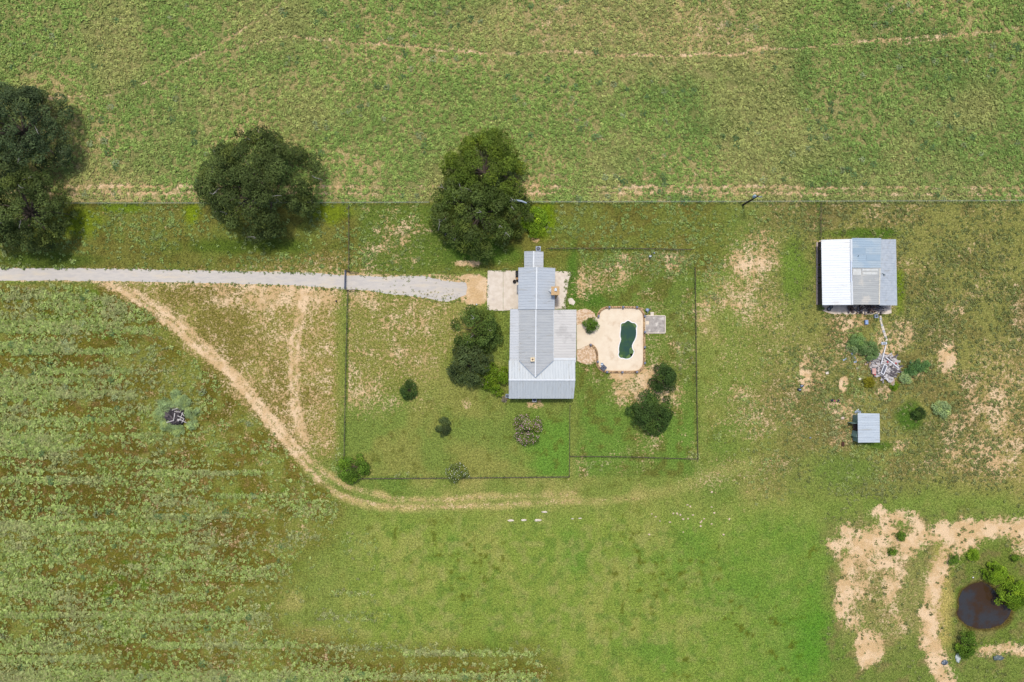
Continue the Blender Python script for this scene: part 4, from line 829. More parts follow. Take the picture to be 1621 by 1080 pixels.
s2 = MB(); s2.loft([c + Vector((-.55, -.25, .05)), c + Vector((.5, -.28, .12)), c + Vector((.55, .3, .2)), c + Vector((-.5, .25, .3))], [c + Vector((-.55, -.25, .08)), c + Vector((.5, -.28, .15)), c + Vector((.55, .3, .23)), c + Vector((-.5, .25, .33))]); s2.build('sheet', bluegrey, o); MB().bar(c + Vector((-.6, 0, .2)), c + Vector((.1, .5, .3)), .1, .05).build('bent_strip', mC, o)

# ------------------------------------------------------------------ collapsed building: boards heaped on the mound
def mound(x, y): return .55 * math.exp(-((x - 1400) / 18) ** 2 - ((y - 583) / 19) ** 2)
def disc(cx, cy, rx, ry):
    def f(r_):
        q, s_ = r_.uniform(0, 2 * math.pi), math.sqrt(r_.random()); return cx + rx * s_ * math.cos(q), cy + ry * s_ * math.sin(q)
    return f
pieces(190, disc(1400, 580, 22, 19), 'old_board', 'weathered grey board lying in the heap of collapsed boards south of the barn', 'board', 'boards of the collapsed heap', gw[:3] + [gw[1], gw[0]], (.6, 1.7), (.12, .32), lambda x, y, r_: mound(x, y) + .04 + r_.uniform(0, .25), 31, lambda x, y, r_: r_.choice([.1, -.55, 1.05, -.2]) + r_.gauss(0, .35), .05)
pieces(26, disc(1380, 575, 11, 9), 'rubble_block', 'grey brown rubble block at the left side of the board heap', 'rubble', 'rubble at the left of the heap', [gw[3], gw[0], dkw[1]], (.25, .5), (.2, .36), lambda x, y, r_: mound(x, y) + .08 + r_.uniform(0, .2), 32)
pieces(10, disc(1409, 606, 6, 7), 'flat_stone', 'flat pinkish grey stone at the foot of the board heap', 'stone', 'flat stones below the heap', [gw[3], gw[1]], (.35, .7), (.3, .5), lambda x, y, r_: mound(x, y) + .05, 33, None, .05)
def single(name, a, b, wd, h, z0, z1, mat, label, cat):
    pa, pb = P(*a), P(*b); pa.z += z0; pb.z += z1; mid_ = (pa + pb) / 2; o = MB(); o.bar(pa - mid_, pb - mid_, wd, h); ob = o.build(name, mat); ob.location = mid_; return tag(ob, label, cat)
whitep = plain('white_painted_board', C4(242, 242, 244), C4(222, 222, 226), 3, .6)
single('white_board', (1400.5, 547), (1390.3, 575.5), .13, .06, .35, 1.0, whitep, 'long thin white board reaching from the trough onto the board heap', 'board')
single('white_board', (1398, 566), (1419, 582.5), .16, .05, 1.0, .7, whitep, 'white board crossing the upper right of the board heap', 'board')
single('white_board', (1396, 595), (1405, 604), .2, .05, .75, .45, whitep, 'broken white board at the lower end of the heap', 'board')
wf = thing('window_frame', P(1399.5, 584, 0), 'white rectangular window frame lying on top of the board heap', 'window frame'); cs = [P(x, y, 1.0) for x, y in [(1394.5, 590.5), (1399, 593), (1404.5, 579.5), (1400, 577)]]
wfm = MB()
for i in range(4): wfm.bar(cs[i], cs[(i + 1) % 4], .12, .06 + .004 * i)
wfo = wfm.build('frame', whitep, wf); MB().poly([p + Vector((0, 0, .0)) for p in cs]).build('pane', plain('dusty_glass', C4(90, 92, 100), C4(120, 120, 126), 3, .2), wf)
def slabthing(name, x, y, w_, l_, h_, ang, mat, label, cat, z=0.0, extra=None):
    """lidded or lipped box-like piece with bevelled edge"""
    o = thing(name, P(x, y, 0), label, cat); c = P(x, y, 0); ca, sa = math.cos(ang), math.sin(ang)
    def q(sx, sy): return [(c.x + ca * u_ * sx - sa * v_ * sy, c.y + sa * u_ * sx + ca * v_ * sy) for u_, v_ in ((-1, -1), (1, -1), (1, 1), (-1, 1))]
    mb = MB(); a_, b_ = w_ / 2, l_ / 2
    mb.loft([Vector((*p, z)) for p in q(a_ * .92, b_ * .92)], [Vector((*p, z + h_ * .85)) for p in q(a_, b_)]); mb.loft([Vector((*p, z + h_ * .85)) for p in q(a_ * 1.04, b_ * 1.04)], [Vector((*p, z + h_)) for p in q(a_ * .97, b_ * .97)])
    mb.build('body', mat, o)
    if extra: 
        e = MB(); e.loft([Vector((*p, z + h_)) for p in q(a_ * .6, b_ * .6)], [Vector((*p, z + h_ + .03)) for p in q(a_ * .55, b_ * .55)]); e.build('lid', extra, o)
    return o
pink = plain('pink_panel', C4(226, 180, 168), C4(206, 160, 150), 2, .7)
slabthing('pink_board', 1380.6, 587.5, .62, .95, .1, .05, pink, 'flat pink panel lying at the lower left of the board heap', 'panel', .62)
red = plain('red_scrap', C4(200, 50, 56), C4(170, 40, 48), 4, .6)
for x, y, lab in [(1401, 573, 'small red scrap on the upper middle of the board heap'), (1415, 575, 'small red scrap at the right edge of the heap'), (1382.5, 593, 'small red scrap just below the pink panel')]:
    slabthing('red_scrap', x, y, .22, .3, .1, .6, red, lab, 'scrap', mound(x, y) + .35)
# concrete channel running from the barn to the heap, with a white trough at its end
pth = [(1393.5, 500), (1394.5, 510), (1397.5, 520), (1400.5, 530), (1403.5, 540)]
ct = thing('concrete_channel', P(1398, 520, 0), 'broken pale concrete channel running down from the barn to the board heap', 'channel'); rr = random.Random(3)
for a, b2 in zip(pth[:-1], pth[1:]):
    for kk in range(3):
        f0, f1 = kk / 3, (kk + .9) / 3; A = P(a[0] + (b2[0] - a[0]) * f0, a[1] + (b2[1] - a[1]) * f0, .05); B = P(a[0] + (b2[0] - a[0]) * f1, a[1] + (b2[1] - a[1]) * f1, .05); MB().bar(A, B, rr.uniform(.3, .46), rr.uniform(.1, .2)).build('segment', [conc, plain('pale_grey_concrete', C4(206, 208, 214), C4(176, 178, 186), 3, .9)][kk % 2], ct)
slabthing('trough', 1398.2, 543.5, .95, .45, .35, .05, plain('trough_white', C4(224, 230, 238), None, 3, .5), 'white trough at the foot of the concrete channel', 'trough', .0, plain('trough_water', C4(150, 160, 170), None, 3, .2))
slabthing('blue_bin', 1370, 510.3, .5, .75, .5, .05, plain('blue_plastic', C4(150, 178, 226), None, 3, .5), 'pale blue plastic bin in the weeds below the barn', 'bin', 0, plain('blue_lid', C4(170, 196, 236), None, 3, .5))
slabthing('grey_crate', 1385.2, 500.8, .6, .6, .5, .1, bluegrey, 'grey crate beside the top of the concrete channel', 'crate', 0, MATS['dark_plastic'])
for i, (x, y, w_, l_, a_, lab) in enumerate([(1350.5, 563.5, .3, 1.2, .5, 'long pale crumpled sheet standing in weeds left of the heap'), (1353, 571, .5, .7, .2, 'wide pale sheet lying below the long crumpled sheet'), (1337, 569, .7, .3, .5, 'small pale scrap furthest left in the weeds by the heap'), (1360.5, 599.5, .4, .5, .8, 'white scrap at the left below the heap'), (1357.3, 583, .35, .3, .2, 'tiny pale scrap between the weeds left of the pink panel'), (1309, 590, .5, .5, .2, 'pale stone slab in the weeds far left of the heap')]):
    slabthing('scrap_sheet', x, y, w_, l_, .12, a_, bluegrey if i < 3 else conc, lab, 'scrap')
# dropped things around the shed
bag = plain('black_bag', (.02, .02, .024, 1), (.05, .05, .056, 1), 5, .4)
def lump(name, x, y, rx, ry, h_, mat, label, cat, seed, group=None, extra=None):
    o = thing(name, P(x, y, 0), label, cat, group); c = P(x, y, 0); r_ = random.Random(seed); mb = MB(); n_ = 14; ks = [r_.uniform(.82, 1.15) for _ in range(n_)]
    for rr_, zz in ((.8, 0), (1.0, .25), (.92, .6), (.6, .9), (.2, 1.0)):
        for j in range(n_):
            q = 2 * math.pi * j / n_; k_ = ks[j] * r_.uniform(.93, 1.07); mb.v.append((c.x + rx * rr_ * k_ * math.cos(q), c.y + ry * rr_ * k_ * math.sin(q), zz * h_ + r_.uniform(-.02, .02)))
    for i in range(4):
        for j in range(n_): a_ = i * n_; mb.f.append((a_ + j, a_ + (j + 1) % n_, a_ + n_ + (j + 1) % n_, a_ + n_ + j))
    mb.f.append(tuple(range(4 * n_, 5 * n_))); mb.build('body', mat, o, True)
    if extra: e = MB(); e.bar(c + Vector((-rx * .5, 0, h_)), c + Vector((rx * .5, ry * .2, h_ * .95)), .14, .08); e.build('strap', extra, o)
    return o
lump('rubbish_bag', 1264.8, 617, .38, .32, .45, bag, 'black rubbish bag, lower of the pair lying on the open pasture', 'bag', 1, None, bluegrey)
lump('rubbish_bag', 1268, 611, .42, .34, .4, bag, 'black rubbish bag, upper of the pair lying on the open pasture', 'bag', 2, None, bluegrey)
lump('dark_bundle', 1316.5, 633.5, .34, .26, .3, plain('navy_cloth', C4(40, 40, 66), None, 4, .8), 'dark blue bundle in the weeds above the shed', 'bundle', 3)
lump('pink_bundle', 1321, 634.6, .2, .2, .22, plain('pink_cloth', C4(214, 80, 130), None, 4, .7), 'small pink bundle between two dark bundles above the shed', 'bundle', 4)
lump('dark_bundle', 1326.5, 634.5, .24, .26, .26, MATS['navy_cloth'], 'dark bundle just right of the pink bundle', 'bundle', 5)
lump('white_bundle', 1333.5, 661.8, .42, .26, .25, plain('white_cloth', C4(236, 224, 214), C4(180, 140, 110), 5, .8), 'white and tan bundle left of the shed doors', 'bundle', 6)
lump('rusty_can', 1334, 703, .3, .5, .25, plain('rust', C4(96, 62, 44), C4(70, 46, 36), 5, .9), 'rusty brown lump in the grass below left of the shed', 'scrap', 7)
lump('grey_bucket', 1282.5, 693, .16, .16, .25, bluegrey, 'small grey bucket alone on the pasture left of the shed', 'bucket', 8)
lump('black_bucket', 532.3, 477, .16, .2, .3, bag, 'small black bucket on the worn grass outside the gate', 'bucket', 9)
lump('white_bucket', 754.5, 482.2, .16, .16, .25, whitep, 'small white bucket by the sandy end of the driveway', 'bucket', 10)
lump('blue_can', 1441, 575, .15, .15, .4, plain('blue_can', C4(70, 90, 170), None, 3, .5), 'small blue can beside the shrub right of the heap', 'can', 11)
lump('white_float', 1540, 914, .13, .13, .2, whitep, 'small white float on the grass above the pond', 'float', 12)
lump('tarp_heap', 1494.3, 1048.5, .6, .5, .4, plain('dark_tarp', C4(70, 80, 92), C4(150, 160, 170), 3, .6, lo=.5, hi=.6), 'dark and pale crumpled tarp heap below the pond path', 'tarp', 13)
lump('tarp_heap', 1516, 1041, .5, .9, .35, plain('pale_tarp', C4(196, 204, 200), C4(130, 142, 130), 3, .6, lo=.5, hi=.6), 'pale crumpled tarp heap right of the dark one by the pond', 'tarp', 14)
lump('tarp_heap', 1580, 1041, .9, .5, .35, plain('slate_tarp', C4(86, 98, 100), C4(130, 142, 130), 3, .6, lo=.5, hi=.6), 'slate grey heap in the grass south of the pond', 'tarp', 15)
for x, y, rx, ry, lab in [(808.5, 824, .6, .2, 'leftmost of the pale flat stones in the meadow'), (829.5, 823.4, .5, .2, 'pale flat stone, middle of the row in the meadow'), (851, 823.5, .7, .22, 'long pale flat stone at the right of the row of three'), (862, 810.6, .55, .17, 'dull flat stone above the row in the meadow'), (906, 821.3, .25, .1, 'thin flat stone right of the row, left of its pair'), (918, 820.6, .32, .12, 'thin flat stone furthest right of the row')]:
    lump('flat_stone', x, y, rx, ry, .12, conc, lab, 'stone', int(x), 'pale flat stones in the meadow')
r_ = random.Random(77)
for i in range(26):
    x, y = r_.gauss(1085, 28), r_.gauss(815, 16); lump('pale_stone', x, y, r_.uniform(.12, .24), r_.uniform(.1, .2), .1, plain('tan_stone', C4(230, 206, 176), None, 3, .9), 'small pale stone, one of those scattered on the grass below the yard corner', 'stone', i, 'small pale stones scattered on the grass')

# ------------------------------------------------------------------ burnt stump heap in the left field
def mound2(x, y): return .45 * math.exp(-((x - 276) / 15) ** 2 - ((y - 656) / 14) ** 2)
ash = lump('ash_heap', 276, 657, 2.4, 2.0, .75, plain('ash', C4(88, 80, 84), C4(60, 54, 58), 3, .95, bmp=.6), 'dark grey ash heap among sage bushes in the left field', 'ash heap', 16)
pieces(16, disc(281, 659, 15, 10), 'burnt_log', 'charred grey log lying on the ash heap in the left field', 'log', 'charred logs on the ash heap', [plain('char_grey', C4(118, 108, 108), C4(80, 72, 74), 4, .9), dkw[0]], (.8, 1.6), (.18, .3), lambda x, y, r_: .62 + r_.uniform(0, .2), 41)
pieces(11, disc(283, 658, 15, 11), 'bleached_log', 'pale bleached log lying on top of the ash heap in the left field', 'log', 'bleached logs on the ash heap', [plain('bleached_wood', C4(206, 200, 196), C4(176, 168, 164), 4, .9)], (.7, 1.6), (.12, .22), lambda x, y, r_: .8 + r_.uniform(0, .15), 42)

# ------------------------------------------------------------------ trees and bushes
bark = plain('bark', C4(112, 100, 88), C4(82, 72, 62), 3, .95, stretch=(1, 1, .3))
twigm = plain('dead_twig', C4(170, 166, 160), C4(140, 136, 130), 4, .9)
def tree(name, px, py, rx, ry, h, cols, seed, label, cat='tree', group=None, leaf=.30, dens=1.0, lobes=None, flower=None, twigs=0, base_gap=.12, zc=None, part='crown', rough=.35):
    """px,py,rx,ry: crown as seen; h: height in metres"""
    rng = np.random.default_rng(seed); zc = h * .5 if zc is None else zc
    c = P(px, py, zc); RX, RY = rx * S * (1 - zc / H), ry * S * (1 - zc / H); R_ = (RX + RY) / 2
    root = thing(name, (c.x, c.y, 0), label, cat, group)
    # clump centres spread over a dome with an uneven outline
    nC = int(lobes or max(10, min(170, 11 * (R_ / 1.0) ** 1.15)))
    cc = []; rad = []
    ph = rng.uniform(0, 6.28, 5); am = rng.uniform(.02, .06, 5)
    outline = lambda q: 1 + sum(am[i] * np.sin((i + 2) * q + ph[i]) for i in range(5))
    tries = 0; rc0 = R_ * (1.66 / math.sqrt(nC)) 
    while len(cc) < nC and tries < 6000:
        tries += 1
        q = rng.uniform(0, 2 * np.pi); rr = rng.uniform(0, 1) ** .43; rc = rc0 * rng.uniform(.62, 1.2)
        rim_ = max(.2, 1 - .55 * rc / R_); x = RX * rr * rim_ * outline(q) * math.cos(q); y = RY * rr * rim_ * outline(q) * math.sin(q)
        top = h * (base_gap + (1 - base_gap) * math.sqrt(max(0.03, 1 - (rr * .97) ** 2))) - rc * .55
        z = top - rng.uniform(0, .16) * h * (1 if rng.uniform() < .7 else 2.2); z = max(z, h * base_gap + rc * .3)
        if any((x - a[0]) ** 2 + (y - a[1]) ** 2 + (z - a[2]) ** 2 < (.62 * min(rc, b_)) ** 2 for a, b_ in zip(cc, rad)): continue
        cc.append((x, y, z)); rad.append(rc)
    cc = np.array(cc); rad = np.array(rad)
    per = np.maximum(30, (dens * 17 * (rad / leaf) ** 2).astype(int)); k = np.repeat(np.arange(len(cc)), per); N = len(k)
    d = rng.normal(size=(N, 3)); d[:, 2] = d[:, 2] * .75 + .35; d /= np.linalg.norm(d, axis=1, keepdims=True)
    sh_ = rng.uniform(.45, 1.0, N) ** .5
    # lumpy surface of each clump
    wob = 1 + rough * (np.sin(d[:, 0] * 5 + k * 1.7) * np.sin(d[:, 1] * 5 + k * 2.9) * .6 + rng.normal(size=N) * .22)
    pos = cc[k] + d * (rad[k] * sh_ * wob)[:, None] * np.array([1, 1, .72])
    pos[:, 2] = np.maximum(pos[:, 2], .06)
    nrm = d * .7 + rng.normal(size=(N, 3)) * .5 + np.array([0, 0, .45])
    V = leaves(pos, nrm, leaf * rng.uniform(.7, 1.4, N), leaf * .62 * rng.uniform(.7, 1.3, N), rng)
    ca, cb = cols; mixv = np.clip(rng.uniform(0, 1, len(cc))[k] * .6 + rng.uniform(0, 1, N) * .5, 0, 1)[:, None]
    tint = (ca * (1 - mixv) + cb * mixv) * rng.uniform(.75, 1.25, N)[:, None] * rng.uniform(.72, 1.3, len(cc))[k][:, None]
    yel = (rng.uniform(size=len(cc)) < .2)[k][:, None]; tint = np.where(yel, tint * np.array([1.28, 1.18, .95]), tint)
    quads_mesh(part, V + np.array([c.x, c.y, 0]), tint, LM, root, (c.x, c.y, 0)); 
    # trunk and limbs
    tm = MB(); tr_ = max(.03, .028 * h + .018 * R_); fork = Vector((c.x, c.y, h * .28)); lean = Vector((rng.uniform(-.3, .3), rng.uniform(-.3, .3), 0)) * R_ * .2
    tm.tube([Vector((c.x, c.y, -.1)) - lean * .4, Vector((c.x, c.y, h * .12)) - lean * .2, fork], [tr_ * 1.5, tr_ * 1.05, tr_ * .9], 10)
    order = rng.permutation(len(cc))[:min(len(cc), 22)]
    for i in order:
        tip = Vector((c.x + cc[i, 0], c.y + cc[i, 1], cc[i, 2] - .1 * rad[i])); md = fork.lerp(tip, .5) + Vector((0, 0, -.04 * h)) + Vector(rng.normal(size=3) * .05 * R_)
        tm.tube([fork - Vector((0, 0, .02 * h)), md, tip], [tr_ * .5, tr_ * .28, tr_ * .06], 6)
    tm.build('trunk', bark, root)
    if twigs:
        for i in rng.permutation(len(cc))[:twigs]:
            p = Vector((c.x + cc[i, 0], c.y + cc[i, 1], cc[i, 2] + rad[i] * .62))
            tw = MB()
            for _ in range(3):
                e = p + Vector((rng.normal() * .5, rng.normal() * .5, rng.uniform(.05, .25))); tw.tube([p, p.lerp(e, .5) + Vector((0, 0, .08)), e], [.05, .035, .015], 5)
            tw.build('dead_twig', twigm, root)
    if flower is not None:
        sel = rng.uniform(size=N) < flower[1]; top_ = nrm[:, 2] > .1; sel &= top_
        V2_ = leaves(pos[sel] + d[sel] * .06, nrm[sel] + np.array([0, 0, .6]), np.full(sel.sum(), leaf * .8), np.full(sel.sum(), leaf * .8), rng)
        quads_mesh('blossom', V2_ + np.array([c.x, c.y, 0]), np.tile(flower[0], (sel.sum(), 1)) * rng.uniform(.8, 1.2, (sel.sum(), 1)), LM, root, (c.x, c.y, 0))
    return root
KT = 0.95
OAK = (C(48, 60, 26, KT), C(88, 102, 52, KT)); OAKG = (C(60, 78, 20, KT), C(104, 122, 44, KT)); OAKB = (C(50, 64, 38, KT), C(86, 102, 64, KT)); LIVE = (C(52, 72, 26, KT), C(90, 110, 50, KT)); DARKB = (C(52, 66, 36, KT), C(84, 98, 56, KT)); LIME = (C(84, 116, 20, KT), C(130, 158, 44, KT)); GREEN = (C(64, 92, 22, KT), C(100, 130, 44, KT)); SAGE = (C(122, 142, 92, .85), C(152, 170, 116, .85)); EVER = (C(44, 64, 28, KT), C(76, 100, 46, KT))
tree('oak_tree', 18, 203, 92, 76, 12, OAKB, 101, 'blue grey green oak cut by the left frame edge, upper of the left pair', group='large oaks along the field fence', leaf=.29, twigs=14)
tree('oak_tree', 30, 332, 70, 68, 12, OAK, 102, 'dark olive oak cut by the left frame edge, beside the lane, below its paler neighbour', group='large oaks along the field fence', leaf=.29, twigs=8)
tree('oak_tree', 404, 288, 98, 92, 12.5, OAK, 103, 'single huge round dark olive oak on the fence between lane and field', group='large oaks along the field fence', leaf=.29, twigs=16)
tree('oak_tree', 766, 268, 70, 64, 10.5, OAKG, 104, 'green oak leaning over the north field behind the house, upper of two', group='oaks north of the house', leaf=.28)
tree('oak_tree', 760, 335, 84, 69, 10.0, (OAKG[0] * .95, OAK[1] * 1.05), 105, 'broad olive oak with pale dead twigs between the fence and the small north gable', group='oaks north of the house', leaf=.28, twigs=18)
tree('bush', 845, 350, 22, 25, 2.6, LIME, 106, 'yellow green bush right of the olive oak by the fence', 'bush', leaf=.22)
tree('live_oak', 753, 523, 41, 38, 6.5, LIVE, 107, 'dark green live oak left of the house, upper of two touching crowns', group='live oaks left of the house', leaf=.28, twigs=4)
tree('live_oak', 744, 578, 38, 37, 6.0, DARKB, 108, 'dull grey green live oak left of the house, lower of two touching crowns', group='live oaks left of the house', leaf=.28)
tree('bush', 783, 600, 23, 26, 3.4, (LIME[0] * .75, LIME[1] * .75), 109, 'bright lime green bush against the south west house corner', 'bush', leaf=.24, flower=(C(210, 170, 180, 1.3), .004))
tree('bush', 647, 617, 14, 16, 2.2, EVER, 110, 'small round dark green bush alone in the west yard', 'bush', leaf=.16)
tree('bush', 702, 676, 13.5, 16, 2.2, DARKB, 111, 'small grey green conical bush in the middle of the lawn', 'bush', leaf=.14)
tree('crepe_myrtle', 834.5, 680, 22, 27, 3.6, (C(84, 104, 44, KT), C(120, 132, 66, KT)), 112, 'pink flowering crepe myrtle on the lawn south of the house', 'tree', leaf=.2, flower=(C(232, 178, 206, 1.35), .12), dens=.8)
tree('bush', 555, 743, 25.5, 24.5, 3.4, GREEN, 113, 'round bright green bush at the south west fence corner', 'bush', leaf=.2)
tree('bush', 723.5, 750, 18, 17.5, 2.6, (C(90, 106, 44, KT), C(122, 132, 70, KT)), 114, 'olive bush with white flowers growing through the south fence', 'bush', leaf=.18, flower=(C(240, 240, 232, 1.35), .05))
tree('live_oak', 1052, 600, 22, 22, 4.2, EVER, 115, 'dark green round tree south of the equipment pad', group='trees in the pool yard', leaf=.22)
tree('live_oak', 1033, 654, 36, 36, 5.5, EVER, 116, 'large very dark round tree in the lower pool yard', group='trees in the pool yard', leaf=.26)
tree('patio_tree', 935, 514.5, 12.5, 12, 3.0, (C(58, 86, 20, KT), C(92, 120, 40, KT)), 117, 'small dense green tree in the flagstones between house and pool', 'tree', leaf=.18)
tree('bush', 1579, 909, 18, 17, 3.2, LIME, 118, 'lime green bush on the upper bank of the pond', 'bush', 'bushes on the pond bank', leaf=.2)
tree('bush', 1608, 943, 26, 26, 3.6, (LIME[0] * .9, LIME[1] * .9), 119, 'wide lime green bush overhanging the right side of the pond', 'bush', 'bushes on the pond bank', leaf=.22)
tree('bush', 1531, 1021, 17, 22, 2.6, GREEN, 120, 'green leggy bush below the pond beside the sand path', 'bush', 'bushes on the pond bank', leaf=.18)
for i, (x, y, r, cl, lab) in enumerate([(1428, 850, 8, GREEN, 'small green bush in the sand above the pond, upper of two'), (1415, 875, 7, GREEN, 'small bright green bush in the sand, lower of two'), (1511, 888, 9, GREEN, 'small round dark green bush left of the pond'), (1606, 883, 7, GREEN, 'small bush on the sandy bank right above the pond'), (1542, 880, 10, LIME, 'small bush between the sand band and the pond'),
        (1448, 582, 15, (C(70, 104, 54, KT), C(104, 138, 80, KT)), 'round blue green bush right of the board heap'), (1465, 579, 9, (C(70, 104, 54, KT), C(104, 138, 80, KT)), 'smaller bush touching the round one right of the heap'), (1434, 600, 10, SAGE, 'sage bush at the lower right of the board heap'), (1417, 611, 7, LIME, 'yellow green bush below the board heap'), (1376, 605, 9, (C(100, 100, 20, KT), C(140, 136, 40, KT)), 'yellow olive bush at the lower left of the heap'), (1350, 552, 9, SAGE, 'sage bush left of the trough in the weeds'), (1455, 655, 11, EVER, 'dark green low bush right of the shed'), (1492, 648, 15, SAGE, 'wide sage bush far right of the shed'), (1378, 556, 16, (C(92, 122, 66, KT), C(130, 154, 96, KT)), 'grey green bush between the trough and the board heap'), (1358, 540, 14, (C(92, 122, 66, KT), C(120, 146, 88, KT)), 'grey green bush beside the concrete channel')]):
    tree('bush', x, y, r, r, .1 * r + .5, cl, 200 + i, lab, 'bush', 'small bushes on the east side', leaf=.15, rough=.5)
for i, (x, y, r, lab) in enumerate([(262, 641, 14, 'sage bush at the upper left of the ash heap'), (286, 638, 15, 'sage bush at the top of the ash heap'), (253, 656, 13, 'sage bush at the left edge of the ash heap'), (302, 653, 13, 'sage bush at the right edge of the ash heap'), (262, 674, 12, 'sage bush at the lower left of the ash heap'), (277, 625, 10, 'topmost small sage bush above the ash heap'), (303, 672, 10, 'sage bush at the lower right of the ash heap'), (281, 682, 11, 'sage bush below the ash heap')]):
    tree('sage_bush', x, y, r, r * .9, .06 * r + .4, SAGE, 300 + i, lab, 'bush', 'sage bushes around the ash heap', leaf=.14, rough=.5)
tree('bush', 798.5, 632, 5, 5, .9, (C(120, 112, 96, KT), C(160, 150, 130, KT)), 330, 'dry grey bush at the south west house corner', 'bush', leaf=.12)
lm = MB(); q = [P(803, 319.3, 5.2), P(811, 317.8, 5.4), P(819, 317.6, 5.4), P(826, 318.6, 5.2), P(833.5, 321.5, 4.8)]
lm.tube(q, [.12, .17, .17, .15, .12], 8); o = lm.build('pale_branch', plain('pale_limb', C4(186, 200, 214), C4(160, 172, 186), 3, .8)); tag(o, 'long pale curved bare branch sticking out of the olive oak above the fence', 'branch')

# ------------------------------------------------------------------ fences, gate, poles
rust = plain('rusty_pipe', C4(96, 80, 72), C4(72, 58, 52), 3, .8); wire = plain('grey_wire', C4(168, 172, 172), C4(140, 146, 144), 3, .5); dkrail = plain('dark_rail', C4(104, 92, 82), C4(82, 72, 64), 3, .85)
def fence(name, pts, label, m_, hgt=.9, rails=(.45, .84), rw=.05, step=3.0, cat='fence', pw_=.09, group=None):
    w3 = [P(x, y, 0) for x, y in pts]; o = thing(name, w3[0], label, cat, group); rl = MB()
    for a, b2 in zip(w3[:-1], w3[1:]):
        L_ = (b2 - a).length; k_ = max(1, round(L_ / step))
        for zz in rails:
            for i in range(k_): rl.bar(a.lerp(b2, i / k_) + Vector((0, 0, zz + random.uniform(-.02, .02))), a.lerp(b2, (i + 1) / k_) + Vector((0, 0, zz + random.uniform(-.02, .02))), rw, min(rw, .09))
        for i in range(k_ + 1):
            if i == 0 and a is not w3[0]: continue
            c = a.lerp(b2, i / k_); MB().lathe((c.x, c.y, -.1), [(pw_ / 2, 0), (pw_ / 2, hgt + .1), (pw_ * .3, hgt + .14)], 8).build('post', m_, o)
    rl.build('rails', m_, o); return o
fence('field_fence', [(-60, 322.8), (340, 322.6), (680, 321.6)], 'thin grey wire fence between the lane oaks and the north field', wire, 1.2, (.3, .6, .9, 1.17), .014, 3.6, pw_=.06)
fence('field_fence', [(690, 321.2), (1180, 320.3), (1700, 318.6)], 'thin grey wire fence along the north field right of the olive oak', wire, 1.2, (.3, .6, .9, 1.17), .014, 4.0, pw_=.06)
fence('yard_fence', [(553.4, 326), (553.4, 430)], 'dark rail fence running down from the field fence to the gate', dkrail, rw=.05)
fence('yard_fence', [(551.6, 460.2), (548, 610), (545.3, 756)], 'dark rail fence along the west side of the yard below the gate', dkrail, rw=.05)
fence('yard_fence', [(545.6, 757), (720, 755.8), (900.4, 754)], 'dark rail fence along the south side of the lawn', dkrail, rw=.055)
fence('yard_fence', [(901.8, 641), (901.2, 720), (900.8, 753.5)], 'thin rail fence dividing lawn and pool yard below the house', rust, rw=.055)
fence('yard_fence', [(902.5, 721.5), (1000, 722.5), (1103, 726)], 'rail fence along the south side of the pool yard', rust, rw=.05)
fence('yard_fence', [(1099, 424), (1101, 580), (1103.2, 725.5)], 'rusty rail fence along the east side of the pool yard', rust, rw=.055)
fence('yard_fence', [(865, 394), (980, 393.6), (1093, 396)], 'thin dark fence along the weedy north side of the pool yard', rust, rw=.05)
fence('paddock_fence', [(1297.5, 323), (1296.6, 377)], 'short dark fence from the field fence down to the barn corner', dkrail, rw=.05)
fence('entrance_wing', [(549, 427.6), (553.6, 431), (567, 431.6)], 'short grey pipe wing fence at the upper side of the gate', rust, rw=.07, step=1.5)
fence('entrance_wing', [(548, 459), (552, 459.6), (567, 459.2)], 'short grey pipe wing fence at the lower side of the gate', rust, rw=.07, step=1.5)
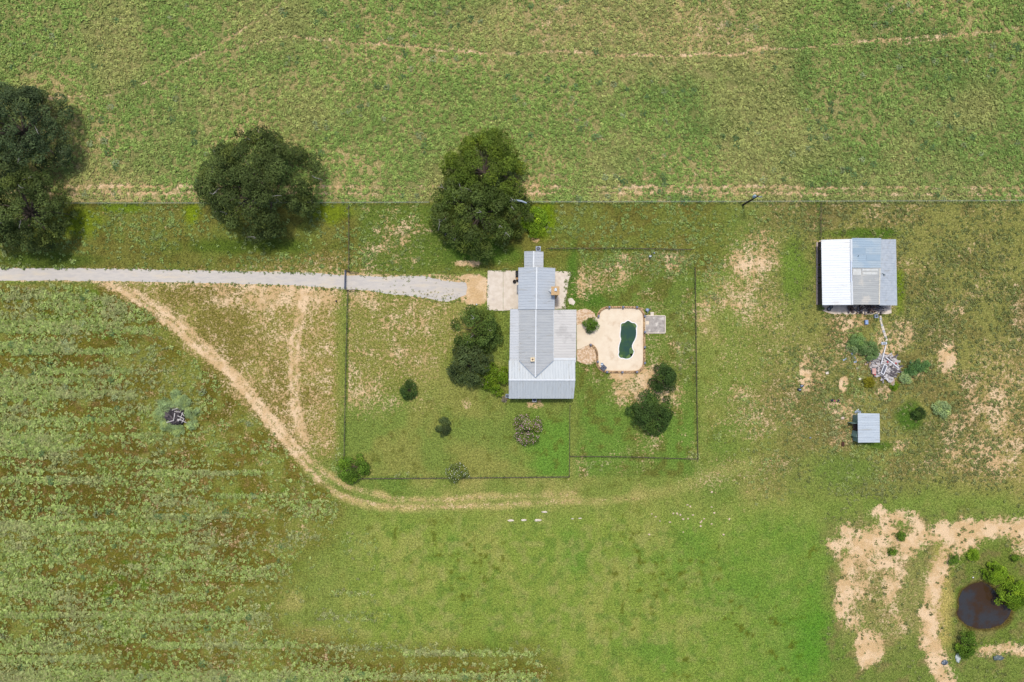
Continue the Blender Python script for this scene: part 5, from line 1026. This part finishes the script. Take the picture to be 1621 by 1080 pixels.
gt = thing('gate', P(548, 443, 0), 'thin grey pipe gate closed across the gravel driveway', 'gate'); gm = MB(); a, b2 = P(548.5, 428.6, 0), P(547.6, 458.2, 0); gpm = plain('gate_pipe', C4(130, 136, 150), C4(106, 112, 124), 3, .5)
for zz in (.25, .5, .75, 1.0, 1.25): gm.bar(a + Vector((0, 0, zz)), b2 + Vector((0, 0, zz)), .06, .05)
gm.build('rails', gpm, gt); gm = MB()
for f in (0.01, .5, .99): c = a.lerp(b2, f); gm.bar(c + Vector((.012, 0, .2)), c + Vector((.012, 0, 1.3)), .055, .055)
gm.build('uprights', gpm, gt)
up = thing('utility_pole', P(1175.5, 325, 0), 'dark leaning utility pole with a pale transformer on the field fence', 'utility pole'); b0 = P(1175.5, 325, 0); top = Vector((b0.x + .05, b0.y + .05, 7.4))
MB().tube([b0 - Vector((0, 0, .2)), top], [.17, .12], 10).build('pole', plain('creosote', C4(62, 52, 46), C4(46, 40, 36), 3, .9), up)
tc = Vector((top.x - .32, top.y + .1, 6.6)); MB().lathe(tc, [(.2, -.45), (.24, -.4), (.24, .3), (.15, .4)], 14).build('transformer', plain('transformer_grey', C4(170, 204, 220), C4(150, 184, 204), 3, .4), up, True)
MB().bar(top + Vector((-.5, .05, -.3)), top + Vector((.75, -.1, -.3)), .12, .12).build('crossarm', plain('arm_timber', C4(150, 160, 176), None, 3, .8), up)
ins = MB()
for dx in (-.42, 0, .65): ins.lathe(top + Vector((dx, -.02, -.24)), [(.05, 0), (.07, .08), (.04, .2)], 8)
ins.build('insulators', plain('porcelain', C4(210, 196, 190), None, 3, .3), up)
pl = thing('meter_post', P(1028.5, 405.2, 0), 'dark thin post with a white meter box in the weeds of the north pool yard', 'post'); b0 = P(1028.5, 405.2, 0)
MB().tube([b0, b0 + Vector((.05, .05, 3.6))], [.07, .055], 8).build('post', dkrail, pl); MB().box(b0.x - .26, b0.x + .12, b0.y - .3, b0.y - .06, .5, 1.1).build('meter_box', mC, pl); MB().lathe(b0 + Vector((.05, .05, 3.6)), [(.1, 0), (.13, .06), (.05, .16)], 8).build('finial', bluegrey, pl)
